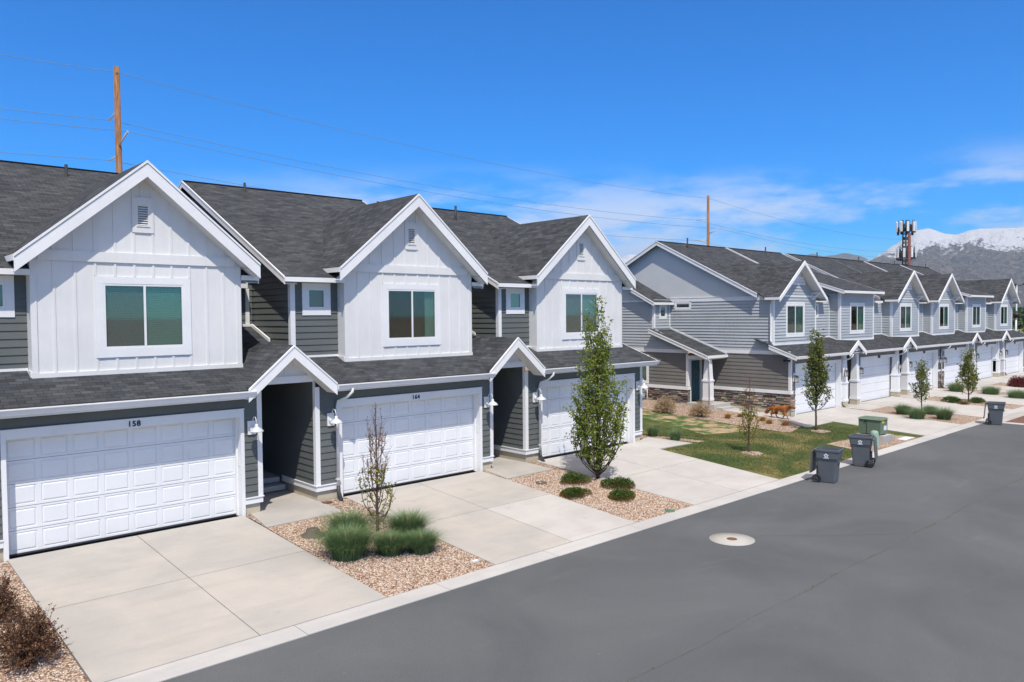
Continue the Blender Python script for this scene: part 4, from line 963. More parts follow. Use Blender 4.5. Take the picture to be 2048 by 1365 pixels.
    m = MB(); m.c = (.07, .065, .06)
    if i == 2: stone_wall(m, (0, YF), (1, 0), (0, -1), 55.45, 55.9, .1, 1.3, 5)
    elif i == 3: stone_wall(m, (0, YF), (1, 0), (0, -1), 56.06, 56.6, .1, 1.3, 6)
    elif i == 1: stone_wall(m, (0, YF), (1, 0), (0, -1), 48.31, 48.6, .1, 1.3, 7)
    if m.f: m.build('stone_base', 'stone', root)
    m = MB()
    for a, b in ((wx0, ox0-.092), (ox1+.092, wx1)):
        if b-a > .05: m.box((a-.01, YF-.05, 1.32 if i in (2, 3) else .5), (b+.01, YF-.0, 1.44 if i in (2, 3) else .62)); 
    m.build('base_trim', 'white', root)
    m = MB()
    for a, b in ((wx0, ox0-.092), (ox1+.092, wx1)):
        if b-a > .05 and i not in (2, 3): m.box((a, YF-.01, 0), (b, YF+.2, .499))
    if m.f: m.build('foundation', 'foundation', root)
    return root
RB = [house_b(i) for i in range(6)]
# ---- end wall of the grey row with the teal door
R0 = RB[0]; XE = 35.5; XL = 34.0; YL = 23.4; YU = 25.6
m = MB()
wall(m, (XE, 0), (0, 1), (-1, 0), [(YF, 1.48), (YL, 1.48), (YL, 3.24), (YF, 3.24)], (), .19, z0=1.48)
wall(m, (XL, 0), (0, 1), (-1, 0), [(YL, 1.48), (31.5, 1.48), (31.5, 3.24), (YL, 3.24)], [(26.05, 27.6, 1.6, 2.95)], .19, z0=1.48)
wall(m, (0, YL), (1, 0), (0, -1), [(XL, .6), (XE, .6), (XE, 3.24), (XL, 3.24)], [(34.25, 35.17, .6, 2.85)], .19, z0=1.48)
m.build('lower_siding', 'taupe_siding', R0)
m = MB()
wall(m, (XE, 0), (0, 1), (-1, 0), [(YB, 3.42), (YU, 3.42), (YU, 5.95), (YB, 5.95)], [(24.3, 25.2, 5.62, 5.90)], .158, lip=.032, z0=3.42)
wall(m, (XE, 0), (0, 1), (-1, 0), [(YF, 3.2), (YB, 3.2), (YB, lowb(YB))], (), .158, lip=.032, z0=3.42)
wall(m, (XL, 0), (0, 1), (-1, 0), [(YL, 3.42), (31.5, 3.42), (31.5, 5.95), (YU, 5.95), (YU, 4.6)], (), .158, lip=.032, z0=3.42)
wall(m, (0, YU), (1, 0), (0, -1), [(XL, 4.4), (XE, 4.4), (XE, 6.1), (XL, 6.1)], [(34.56, 35.04, 5.14, 5.72)], .158, lip=.032, z0=3.42)
m.build('upper_siding', 'light_siding', R0)
m = MB()
wall(m, (XE, 0), (0, 1), (-1, 0), [(YB+.5, 6.16), (32.5, 6.16), (YBR, ZBR-.12)], (), None)
wall(m, (XL, 0), (0, 1), (-1, 0), [(YU, 5.95), (31.5, 5.95), (31.5, 8.6), (27.6, 7.05)], (), None)
m.build('stucco_gable', 'stucco', R0)
m = MB()
m.box((XE-.035, YB, 5.96), (XE-.001, YU, 6.16)); m.box((XE-.05, YB, 6.161), (XE-.001, YU, 6.18)); m.box((XL-.035, YU, 5.97), (XL-.001, 31.5, 6.07))
m.box((XE-.035, YF, 3.24), (XE-.001, YL, 3.42)); m.box((XL-.035, YL, 3.24), (XL-.001, 31.5, 3.42))
m.build('band_board', 'white', R0)
m = MB(); t = .035
m.box((XE-t, YF-t, 1.49), (XE+.10, YF+.002, 3.2)); m.box((XE-t+.001, YF+.0025, 1.49), (XE-.002, YF+.10, 3.2))
m.box((XL-t, YL-t, 1.49), (XL+.14, YL+.002, 3.05)); m.box((XL-t+.001, YL+.0025, 1.49), (XL-.002, YL+.10, 3.2))
m.box((XL-t, YU-t, 4.5), (XL+.10, YU+.002, 6.0)); m.box((XL-t+.001, YU+.0025, 4.5), (XL-.002, YU+.10, 6.0)); m.box((XE-.12, YU-t, 4.6), (XE-.037, YU-.001, 6.0))
m.build('corner_trim', 'white', R0)
m = MB()
m.box((XE-.09, YF-.05, 1.31), (XE+.2, YF+.05, 1.47)); m.box((XE-.09, YF+.051, 1.31), (XE-.001, YL, 1.47)); m.box((XL-.09, YL-.05, 1.31), (XL+.2, YL+.05, 1.47)); m.box((XL-.09, YL+.051, 1.31), (XL-.001, 31.5, 1.47))
m.build('base_trim', 'white', R0)
m = MB(); m.c = (.07, .065, .06); m.box((XE-.004, YF, .2), (XE+.1, YL, 1.31)); m.box((XL-.004, YL, .2), (XL+.1, 31.5, 1.31)); m.box((XE, YF-.004, .1), (XE+.42, YF+.1, 1.31))
stone_wall(m, (XE-.004, 0), (0, 1), (-1, 0), YF-.02, YL, .55, 1.30, 1); stone_wall(m, (XL-.004, 0), (0, 1), (-1, 0), YL-.02, 31.5, .62, 1.30, 2); stone_wall(m, (0, YF-.004), (1, 0), (0, -1), XE-.05, XE+.4, .45, 1.30, 3)
m.build('stone_base', 'stone', R0)
m = MB(); m.box((XE-.03, YF-.03, 0), (XE-.005, YL, .55)); m.box((XL-.03, YL, 0), (XL-.005, 31.5, .62)); m.box((XE-.03, YF-.031, 0), (XE+.4, YF-.005, .45)); m.build('foundation', 'foundation', R0)
window(R0, 24.3, 25.2, 5.62, 5.90, XE, .09, sashes=1, nrm=(-1, 0), gl=('glass_dark',))
window(R0, 34.56, 35.04, 5.14, 5.72, YU, .10, sashes=1, gl=('glass_dark',))
window(R0, 26.05, 27.6, 1.62, 2.95, XL, .12, sashes=2, nrm=(-1, 0), back='blind', gl=('glass', 'glass'))
m = MB(); m.box((34.26, YL+.06, .72), (35.16, YL+.1, 2.84)); d = m.build('front_door', 'teal', R0)
m = MB()
for zz in ((.85, 1.25), (1.35, 1.75), (1.85, 2.25), (2.35, 2.72)):
    for xx in ((34.36, 34.67), (34.75, 35.06)): m.hexa([(xx[0], YL+.0595, zz[0]), (xx[1], YL+.0595, zz[0]), (xx[1], YL+.0595, zz[1]), (xx[0], YL+.0595, zz[1])], [(xx[0]+.03, YL+.045, zz[0]+.03), (xx[1]-.03, YL+.045, zz[0]+.03), (xx[1]-.03, YL+.045, zz[1]-.03), (xx[0]+.03, YL+.045, zz[1]-.03)])
m.build('door_panel', 'teal', d)
m = MB(); m.lathe([(0, -.07), (.03, -.065), (.03, -.03), (.012, -.02), (.012, 0)], (35.08, YL+.06, 1.62), 'y', 8); m.build('door_handle', 'metal', d)
m = MB(); m.box((34.19, YL-.03, .6), (34.26, YL+.1, 2.85)); m.box((35.16, YL-.03, .6), (35.23, YL+.1, 2.85)); m.box((34.19, YL-.03, 2.8505), (35.23, YL+.1, 2.95)); m.build('door_frame', 'white', R0)
# porch roof, beam, column, landing, steps
m = MB(); roofpoly(m, [(XL-.35, 22.0, 3.17), (XE, 22.0, 3.17), (XE, YU, 4.47), (XL-.35, YU, 4.47)], .035); roofpoly(m, [(XL-.32, 25.35, 5.95), (XE, 25.35, 5.95), (XE, 30.6, 8.6), (XL-.32, 30.6, 8.6)], .035)
pr = m.build('porch_roof', 'shingle', R0); m = MB()
board(m, (XL-.35, 22.0, 3.17), (XL-.35, YU+.1, 4.50), .05, .045, (-1, 0, 0)); board(m, (XL-.35, 22.0, 3.17), (XL-.35, YU+.1, 4.50), .15, .025, (-1, 0, 0), drop=.06); board(m, (XL-.37, 22.0, 3.16), (XE, 22.0, 3.16), .14, .06, (0, -1, 0))
board(m, (XL-.32, 25.35, 5.95), (XL-.32, 30.6, 8.6), .05, .045, (-1, 0, 0)); board(m, (XL-.32, 25.35, 5.95), (XL-.32, 30.6, 8.6), .15, .025, (-1, 0, 0), drop=.06); board(m, (XL-.34, 25.35, 5.94), (XE-.05, 25.35, 5.94), .13, .04, (0, -1, 0))
m.hexa([(XE-.05, 22.0, 3.18), (XE-.003, 22.0, 3.18), (XE-.003, YU, 4.48), (XE-.05, YU, 4.48)], [(XE-.05, 22.0, 3.27), (XE-.003, 22.0, 3.27), (XE-.003, YU, 4.57), (XE-.05, YU, 4.57)])
m.build('porch_fascia', 'white', pr)
m = MB(); m.box((XL-.06, 22.1, 2.95), (XL+.14, YL-.04, 3.13)); m.box((XL+.141, 22.1, 2.95), (XE-.04, 22.28, 3.12)); m.m = 1; m.face([(XL-.3, 22.02, 3.0), (XE, 22.02, 3.0), (XE, 22.1, 3.03), (XL-.3, 22.1, 3.03)]); m.build('porch_beam', ['white', 'soffit'], pr)
taper_column(R0, XL+.12, 22.25, .62)
m = MB(); m.box((XL-.1, 21.75, .1), (XE-.035, YL-.002, .66)); 
m.box((XL+.15, 21.42, .1), (XE-.04, 21.7499, .50)); m.box((XL+.15, 21.09, .1), (XE-.04, 21.4199, .34)); st = m.build('entry_steps', 'concrete2', R0, .01)
m = MB(); m.tube([(XE-.1, 19.35, 6.0), (XE-.05, 19.45, 5.85), (XE-.07, 19.50, 5.7), (XE-.07, 19.5, 3.95), (XE-.1, 19.45, 3.85)], .045, 4); m.build('downspout', 'white', R0)
m = MB(); m.tube([(XL-.35, 22.0, 3.05), (XL-.1, 22.0, 2.85), (XL-.1, 22.03, 2.7), (XL-.1, 22.03, .7)], .035, 4); m.build('downspout', 'white', R0)
for yy in (18.6,):
    m = MB(); m.lathe([(0, 0), (.05, 0), (.05, -.06), (0, -.06)], (XE-.03, yy, 2.99), 'x', 10)
    for a in (-.12, .12): m.lathe([(0, -.02), (.045, -.02), (.06, -.13), (0, -.13)], (XE-.05, yy+a, 2.96), 'x', 10); m.tube([(XE-.04, yy, 2.98), (XE-.07, yy+a, 2.96)], .015, 5)
    m.build('security_light', 'black', R0)
# wreath and gas meters
w_ = MB(); r = random.Random(2)
for k in range(260):
    a = r.random()*6.28; rr_ = .15+r.gauss(0, .035); x = 34.71+rr_*math.cos(a); z = 2.1+rr_*1.25*math.sin(a)-(.1 if r.random() < .1 else 0); d = Vector((r.uniform(-1, 1), r.uniform(-.6, .1), r.uniform(-1, 1)))*.06; e = Vector((r.uniform(-1, 1), 0, r.uniform(-1, 1)))*.02
    p = Vector((x, YL+.02-r.random()*.05, z)); w_.face([p, p+e, p+d])
tag(w_.build('wreath', 'wreath'), 'straw coloured leafy wreath hanging on the teal front door', 'wreath')
for k in range(3):
    y = 26.2+k*.62; L = ['dull green gas meter in the middle of the three against the stone base', '']; X = XL-.28
    rt = empty('gas_meter', (X, y, .45), ['grey-green gas meter on the stone base, nearest the straw-coloured shrubs', 'grey-green gas meter on the stone base, middle one of the three', 'grey-green gas meter farthest from the straw-coloured shrubs, partly behind the white house'][k], 'gas meter', 'gas meters along the stone base')
    m = MB(); m.lathe([(0, -.13), (.12, -.12), (.15, -.05), (.15, .05), (.12, .12), (0, .13)], (X, y, .82), 'x', 12); m.box((X-.1, y-.13, .72), (X+.1, y+.13, .98)); m.build('meter_body', 'meter', rt, .02)
    m = MB(); m.tube([(X, y-.08, .98), (X, y-.08, 1.14), (X+.05, y-.2, 1.16), (X+.05, y-.3, 1.16)], .02, 6); m.build('pipe', 'metal', rt)
    m = MB(); m.lathe([(0, -.03), (.10, -.02), (.12, 0), (.10, .02), (0, .03)], (X-.02, y+.18, 1.12), 'x', 12); m.tube([(X, y+.1, .98), (X, y+.18, 1.1)], .018, 6); m.tube([(X, y+.1, .3), (X, y+.1, .75)], .018, 6); m.build('regulator', 'metal', rt)
m = MB(); m.tube([(XL-.2, 25.9, 1.22), (XL-.2, 28.1, 1.22), (XL-.2, 28.1, .4)], .022, 6); m.tube([(XL-.2, 25.9, 1.22), (XL-.2, 25.9, .4)], .022, 6); m.build('meter_pipe', 'metal', R0)
# ------------------------------------------------------------------ plants
def leaf(mb, p, d, s, r, w=.45):
    d = Vector(d); d = d.normalized() if d.length > 1e-6 else Vector((0, 0, 1)); a = d.cross(Vector((r.uniform(-1, 1), r.uniform(-1, 1), r.uniform(-1, 1)))); a = a.normalized() if a.length > 1e-6 else Vector((1, 0, 0))
    m = p+d*s*.5; mb.face([p, m+a*s*w, p+d*s, m-a*s*w])
def column_tree(label, x, y, h, wid, seed, nbr=26, leaves=4000, leafmat='leaf', lsize=.055, zleaf=(0, 1), bark='bark', taper_top=.35, bulge=.28, extra=None, clear=.12, group=None, twigmat=None, trunk_r=None, spread=1.0, lowpow=1.1):
    r = random.Random(seed); z0 = gz(x, y); root = empty('columnar_tree', (x, y, z0), label, 'tree', group)
    tr = trunk_r or h*.0085+.012; m = MB(); path = []; rad = []
    wob = [(r.uniform(-.02, .02)*h*.2, r.uniform(-.02, .02)*h*.2) for _ in range(9)]
    def axis(t):
        k = t*8; i = min(int(k), 7); f = k-i; return Vector((x+wob[i][0]*(1-f)+wob[i+1][0]*f if i else x+wob[1][0]*f, y+wob[i][1]*(1-f)+wob[i+1][1]*f if i else y+wob[1][1]*f, z0-.03+h*.97*t))
    for k in range(17): path.append(axis(k/16)); rad.append(tr*(1-k/16*.93)*(1.35 if k == 0 else 1))
    m.tube(path, rad, 8)
    def prof(t):   # half width by height
        if t < bulge: return wid/2*(.35+.65*math.sin(math.pi/2*min(1, t/bulge)))
        u = (t-bulge)/(1-bulge); return wid/2*((1-u)**.8*(1-taper_top*.3)+.05*u+taper_top*.12*(1-u))
    tw = MB(); pts = []
    for b in range(nbr):
        t0 = clear+(.74-clear)*(b/nbr)**lowpow+r.uniform(-.01, .01); az = b*2.4+r.uniform(-.5, .5); L = h*r.uniform(.2, .42)*(1-t0*.45); p0 = axis(t0); P = []; R = []
        R1 = prof(min(1, t0+L/h*.5))*r.uniform(.6, 1.05)*spread; n = 7; rd = tr*.36*(1-t0)
        for k in range(n+1):
            u = k/n; rr_ = R1*(1-math.exp(-2.6*u))/.93; P.append(p0+Vector((math.cos(az)*rr_, math.sin(az)*rr_, L*u*(.75+.25*u)))+Vector((r.uniform(-1, 1), r.uniform(-1, 1), 0))*.012*h*.3); R.append(rd*(1-u*.8)+.0025)
        tw.tube(P, R, 4, cap=False)
        for q in range(r.randint(7, 11)):
            u = r.uniform(.12, 1)*n; i = min(int(u), n-1); f = u-i; s0 = P[i]*(1-f)+P[i+1]*f; a2 = r.random()*6.28; ln = h*r.uniform(.03, .085)*(1.2 if u > 4 else 1)
            d = Vector((math.cos(a2)*.55, math.sin(a2)*.55, r.uniform(.6, 1.2))).normalized(); e = s0+d*ln; md = s0+d*ln*.5+Vector((r.uniform(-1, 1), r.uniform(-1, 1), 0))*.01; tw.tube([s0, md, e], [.004, .003, .0015], 3, cap=False)
            pts.append((s0, e))
        pts.append((P[-2], P[-1]+Vector((0, 0, .03)))); pts.append((P[-4], P[-2]))
    for k in range(14): pts.append((axis(.62+.026*k), axis(min(1, .65+.026*k))+Vector((r.uniform(-.03, .03), r.uniform(-.03, .03), 0))))
    m.build('trunk', bark, root); tw.build('branch', twigmat or bark, root)
    lf = MB(); cnt = 0; guard = 0
    while cnt < leaves and guard < leaves*8:
        guard += 1; a, b = r.choice(pts); f = r.random(); p = a*(1-f)+b*f; t = (p.z-z0)/h
        if not (zleaf[0] <= t <= zleaf[1]): continue
        if r.random() > .45+.55*(1-abs(t-.4)): continue
        g = Vector((r.gauss(0, 1), r.gauss(0, 1), r.gauss(0, 1)))*lsize*.75; c0 = p+g
        for q in range(r.randint(2, 4)):
            d = Vector((r.gauss(0, 1), r.gauss(0, 1), r.gauss(.35, .8))); leaf(lf, c0, d, lsize*r.uniform(.7, 1.25), r, .36); cnt += 1
    lf.build('crown', leafmat, root)
    if extra:
        e = MB(); n_, mt, zr, sz = extra; c = 0; guard = 0
        while c < n_ and guard < n_*30:
            guard += 1; a, b = r.choice(pts); f = r.random(); p = a*(1-f)+b*f; t = (p.z-z0)/h
            if zr[0] <= t <= zr[1]:
                for q in range(3): leaf(e, p+Vector((r.gauss(0, .012), r.gauss(0, .012), r.gauss(0, .012))), (r.gauss(0, 1), r.gauss(0, 1), r.gauss(0, 1)), sz*r.uniform(.6, 1.2), r, .3); c += 1
        e.build('buds', mt, root)
    return root
column_tree('nearly bare young tree with reddish twigs among the grass clumps, in front of number 164', 9.85, 15.51, 3.22, .92, 4, nbr=34, leaves=520, leafmat='leafy', lsize=.06, zleaf=(.04, .46), bark='bark', twigmat='twig', extra=(900, 'bud', (.35, 1), .035), clear=.06)
column_tree('tall leafy green columnar tree in the gravel bed before the third white garage', 17.96, 15.67, 5.68, 2.0, 9, nbr=84, leaves=19000, leafmat='leaf', lsize=.062, bark='bark', clear=.02, bulge=.2, spread=1.0, trunk_r=.05, lowpow=1.7)
column_tree('small sparse young tree with yellow lower leaves standing in the lawn', 25.58, 14.93, 2.97, .85, 14, nbr=22, leaves=900, leafmat='leafy', lsize=.06, zleaf=(.03, .55), bark='bark', twigmat='twig', extra=(420, 'bud', (.45, 1), .035), clear=.12)
column_tree('green columnar tree with a bare lower trunk by the first grey garage', 32.61, 15.77, 4.47, 1.35, 21, nbr=40, leaves=7000, leafmat='leafb', lsize=.075, bark='bark', clear=.2)
column_tree('small green columnar tree between grass clumps, before the third grey garage', 43.2, 15.15, 2.9, 1.05, 27, nbr=26, leaves=2600, leafmat='leafb', lsize=.075, clear=.15)
column_tree('yellow-green columnar tree above low shrubs, farthest down the far row', 49.45, 14.8, 3.3, 1.25, 33, nbr=30, leaves=2800, leafmat='leafb', lsize=.085, extra=(900, 'leafy', (.1, 1), .08), clear=.12)
def grass_clump(label, x, y, wid, h, seed, n=1300, mats=('grass', 'straw'), group='ornamental grass clumps', strawfrac=.10, name='grass_clump', cap=True):
    r = random.Random(seed); z0 = gz(x, y)
    def blades(n, rad, hh, lean, wd, mb, off=(0, 0), zo=0):
        for k in range(n):
            a = r.random()*6.283; q = r.random()**.6*rad; bx = x+off[0]+q*math.cos(a)*.55; by = y+off[1]+q*math.sin(a)*.55; L = hh*r.uniform(.65, 1.15); az = a+r.gauss(0, .5); sp = lean*r.uniform(.3, 1.25)*(q/rad*.8+.35)
            w0 = wd*r.uniform(.7, 1.3); px = -math.sin(az)*w0; py = math.cos(az)*w0; P = []
            for j in range(4):
                u = j/3; out_ = sp*L*u*(.4+.9*u*u); up_ = L*u*(1-.38*u*u*sp); P.append((bx+math.cos(az)*out_, by+math.sin(az)*out_, z0+zo+max(.0, up_)))
            for j in range(3):
                f0 = 1-j/3; f1 = 1-(j+1)/3
                mb.face([(P[j][0]-px*f0, P[j][1]-py*f0, P[j][2]), (P[j][0]+px*f0, P[j][1]+py*f0, P[j][2]), (P[j+1][0]+px*f1, P[j+1][1]+py*f1, P[j+1][2]), (P[j+1][0]-px*f1, P[j+1][1]-py*f1, P[j+1][2])] if f1 > 0 else [(P[j][0]-px*f0, P[j][1]-py*f0, P[j][2]), (P[j][0]+px*f0, P[j][1]+py*f0, P[j][2]), P[j+1]])
    root = empty(name, (x, y, z0), label, 'ornamental grass' if mats[0] == 'grass' else 'dry grass', group)
    m = MB(); blades(n, wid/2*1.05, h*1.08, .72, .0045*(1+h), m); m.build('green_blades' if mats[0] == 'grass' else 'dry_blades', mats[0], root)
    if cap:
        m = MB(); blades(int(n*.32), wid*.2, h*.86, .35, .004, m, (.03, .02), .0); m.build('straw_tuft', mats[1], root)
    return root
GC = [(9.05, 15.5, 1.05, .60, 'clump of green grass left rear of the bare tree, beside the walkway slab'), (8.42, 14.45, 1.15, .66, 'largest green grass clump, nearest the first driveway and the round valve lid'), (9.25, 14.05, .80, .48, 'small green grass clump at the front foot of the bare tree, centre of its bed'),
      (10.2, 14.75, 1.0, .58, 'green grass clump right of the bare tree, touching the second driveway'), (9.85, 13.75, .80, .46, 'front right green grass clump in the bare tree\'s bed, nearest the curb'),
      (41.06, 15.27, .95, .56, 'back left grass clump of the four around the small tree beyond the transformer'), (39.9, 14.2, 1.0, .6, 'front left grass clump of the four around the small tree beyond the transformer'), (42.2, 14.38, .85, .5, 'rear right grass clump of the four around the small tree beyond the transformer'), (40.9, 13.3, .95, .62, 'front right grass clump of the four, nearest the lone far bin'),
      (54.41, 17.0, 1.3, .66, 'green grass clump against the fourth grey garage, left of the yellow-green tree'), (54.6, 15.1, 1.5, .6, 'wide green grass clump right of the yellow-green tree'), (53.8, 13.44, 1.6, .58, 'green grass clump cut by the right edge, in front of the red shrub')]
for k, (x, y, wd, h, lb) in enumerate(GC): grass_clump(lb, x, y, wd, h, 100+k, n=2600 if k < 5 else 1300)
for k, (x, y, wd, h, lb) in enumerate([(25.15, 19.0, .55, .5, 'left green tuft with a dry base on the gravel strip behind the white house corner'), (25.15, 17.9, .55, .5, 'right green tuft with a dry base at the lawn end of the gravel strip')]): grass_clump(lb, x, y, wd, h, 130+k, n=600, group='tufts on the gravel strip')
for k, (x, y, wd, h, lb) in enumerate([(32.27, 19.95, .32, .3, 'orange-brown dry tuft nearest the entry steps'), (33.2, 19.85, .34, .22, 'orange-brown dry tuft by the side walk, second from the entry steps'), (33.1, 18.6, .36, .27, 'orange-brown dry tuft left of and behind the dog'), (32.7, 18.05, .38, .26, 'orange-brown dry tuft below the dog'), (32.8, 17.3, .42, .28, 'orange-brown dry tuft nearest the leafy tree by the grey garage')]):
    grass_clump(lb, x, y, wd, h, 140+k, n=420, mats=('orangestraw', 'grass'), group='dry tufts along the side walk', name='dry_tuft')
def mound(label, name, cat, x, y, wx, wy, h, seed, n, mat, mat2=None, ls=.05, twigs=True, group=None, core=True, tw='twig', frac2=.3):
    r = random.Random(seed); z0 = gz(x, y); root = empty(name, (x, y, z0), label, cat, group); m = MB(); m2 = MB(); t = MB()
    lobes = [(r.uniform(-.3, .3)*wx, r.uniform(-.3, .3)*wy, r.uniform(.55, 1)) for _ in range(7)]
    for k in range(n):
        lx, ly, lh = r.choice(lobes); a = r.random()*6.283; q = math.sqrt(r.random()); u = r.random()
        px = lx+math.cos(a)*q*wx*.33; py = ly+math.sin(a)*q*wy*.33; top = h*lh*math.sqrt(max(0, 1-q*q))*r.uniform(.75, 1.08)
        pz = top*(1-.55*u*u); p = Vector((x+px, y+py, z0+max(.01, pz))); d = Vector((px*1.5/wx+r.gauss(0, .5), py*1.5/wy+r.gauss(0, .5), .7+r.gauss(0, .4)))
        leaf(m2 if (mat2 and (pz < h*.35 or r.random() < .08) and r.random() < frac2*2) else m, p, d, ls*r.uniform(.6, 1.3), r, .3)
    m.build('foliage', mat, root)
    if mat2: m2.build('dry_foliage', mat2, root)
    if twigs:
        for k in range(60): 
            lx, ly, lh = r.choice(lobes); t.tube([(x+lx*.2, y+ly*.2, z0), (x+lx*.7, y+ly*.7, z0+h*lh*.5), (x+lx+r.uniform(-.1, .1)*wx, y+ly+r.uniform(-.1, .1)*wy, z0+h*lh*.9)], [.008, .006, .002], 4, cap=False)
        t.build('stem', tw, root)
    return root
JL = ['low juniper with orange tips left of the tall green tree', 'low juniper right of the tall green tree, nearest the curb', 'low dark juniper behind the tall green tree, in its shade', 'low dark juniper right behind the tall green tree trunk']
for k, (x, y, wx, wy, h) in enumerate([(16.05, 14.75, .95, .7, .30), (16.85, 13.75, .85, .75, .34), (16.95, 15.7, 1.0, .7, .38), (17.6, 14.6, .8, .8, .36)]): mound(JL[k], 'juniper', 'shrub', x, y, wx, wy, h, 200+k, 4200, 'juniper', 'junorange', .045, group='junipers around the tall tree', frac2=.45)
mound('low green shrub under the yellow-green tree, on its left', 'juniper', 'shrub', 48.2, 15.3, 1.1, .9, .42, 210, 2500, 'juniper', None, .06, group='low shrubs under the far tree')
mound('low green shrub under the yellow-green tree, on its right', 'juniper', 'shrub', 49.2, 14.3, .9, .8, .34, 211, 1800, 'juniper', None, .06, group='low shrubs under the far tree')
mound('small orange-brown shrub at the front of the yellow-green tree', 'dry_shrub', 'shrub', 47.75, 14.5, .6, .5, .26, 212, 800, 'junorange', None, .05)
mound('rounded dark red barberry shrub near the right edge', 'barberry_shrub', 'shrub', 61.4, 15.3, 1.9, 1.4, .8, 213, 5200, 'redleaf', None, .08)
def twig_bush(label, name, x, y, w_, h, seed, n, mat, lmat=None, nl=0, ls=.03, group=None):
    r = random.Random(seed); z0 = gz(x, y); root = empty(name, (x, y, z0), label, 'shrub', group); t = MB(); tips = []
    for k in range(n):
        a = r.random()*6.283; e = math.acos(r.uniform(.12, 1)); d = Vector((math.sin(e)*math.cos(a)*w_/2, math.sin(e)*math.sin(a)*w_/2, math.cos(e)*h)); s = r.uniform(.75, 1.08); p0 = Vector((x+r.gauss(0, .04), y+r.gauss(0, .04), z0)); c = Vector((d.x*.35, d.y*.35, d.z*.35+.25*h*math.sin(e)))
        P = [p0, p0+c*s+Vector((r.gauss(0, .02), r.gauss(0, .02), 0)), p0+d*s*.75+Vector((r.gauss(0, .02), r.gauss(0, .02), .03)), p0+d*s]; t.tube(P, [.006, .004, .003, .0012], 3, cap=False)
        for q in range(3):
            f = r.uniform(.4, .98); i = min(2, int(f*3)); s0 = P[i]*(1-(f*3-i))+P[i+1]*(f*3-i); e2 = s0+(P[3]-P[2]).normalized()*r.uniform(.06, .16)+Vector((r.gauss(0, .04), r.gauss(0, .04), r.gauss(.01, .03))); t.tube([s0, e2], [.0025, .001], 3, cap=False); tips.append((s0, e2))
        tips.append((P[2], P[3]))
    t.build('stem', mat, root)
    if nl:
        l = MB()
        for k in range(nl): a, b = r.choice(tips); f = r.random(); leaf(l, a*(1-f)+b*f, (r.gauss(0, 1), r.gauss(0, 1), r.gauss(.5, 1)), ls*r.uniform(.6, 1.3), r, .35)
        l.build('foliage', lmat, root)
    return root
twig_bush('rounded straw-coloured dry shrub against the stone base, beside the gas meters', 'dry_shrub', 30.9, 22.6, 1.2, .85, 301, 420, 'strawtwig', 'straw', 1800, .05, 'dry shrubs by the stone base')
twig_bush('rounded straw-coloured dry shrub in front of the teal door landing', 'dry_shrub', 31.5, 21.0, 1.15, .75, 302, 420, 'strawtwig', 'straw', 1500, .05, 'dry shrubs by the stone base')
twig_bush('rust-brown twiggy shrub at the left edge, the one nearer the garage', 'rust_shrub', 2.2, 15.3, .72, .78, 303, 260, 'twig', 'brownleaf', 4200, .035, 'rust-brown shrubs by the first driveway')
twig_bush('rust-brown twiggy shrub at the lower left corner, nearest the camera', 'rust_shrub', 2.3, 13.4, .95, .85, 304, 340, 'twig', 'brownleaf', 6000, .035, 'rust-brown shrubs by the first driveway')
# lawn blades
r = random.Random(55); m = MB()
for k in range(52000):
    y = r.uniform(12.2, 24); x = r.uniform(22.7, 34.5)
    if y > 17 and x < 24.8+ (y-17)*.0: continue
    if x > 29.2 and y < 14: continue
    if y > 16.3 and x > 31.0: continue
    if 17.0 < y < 20.5 and x < 26.3-(y-17)*.55: continue
    if x < 23.0+(y-12)*.02 : continue
    if y > 17.5 and x > 27.5: continue
    z = gz(x, y)+.004; a = r.random()*6.28; w_ = .011; h = r.uniform(.02, .05)
    m.face([(x-w_*math.cos(a), y-w_*math.sin(a), z), (x+w_*math.cos(a), y+w_*math.sin(a), z), (x+r.gauss(0, .02), y+r.gauss(0, .02), z+h)])
tag(m.build('lawn_grass', 'lawnblade'), 'short patchy green lawn grass between the two rows of houses', 'grass', kind='stuff')
# soil rings under the two lawn trees
for x, y in ((25.58, 14.8), (32.61, 15.6)):
    m = MB(); rr = random.Random(x); P = [(x+.5*rr.uniform(.8, 1.1)*math.cos(a*.4488), y+.42*rr.uniform(.8, 1.1)*math.sin(a*.4488)) for a in range(14)]; c = (x, y, gz(x, y)+.05)
    for i in range(14): a, b = P[i], P[(i+1) % 14]; m.face([c, (*a, gz(*a)+.012), (*b, gz(*b)+.012)])
    struct(m.build('soil_ring', 'soilring' if 'soilring' in MAT else 'gravel'))
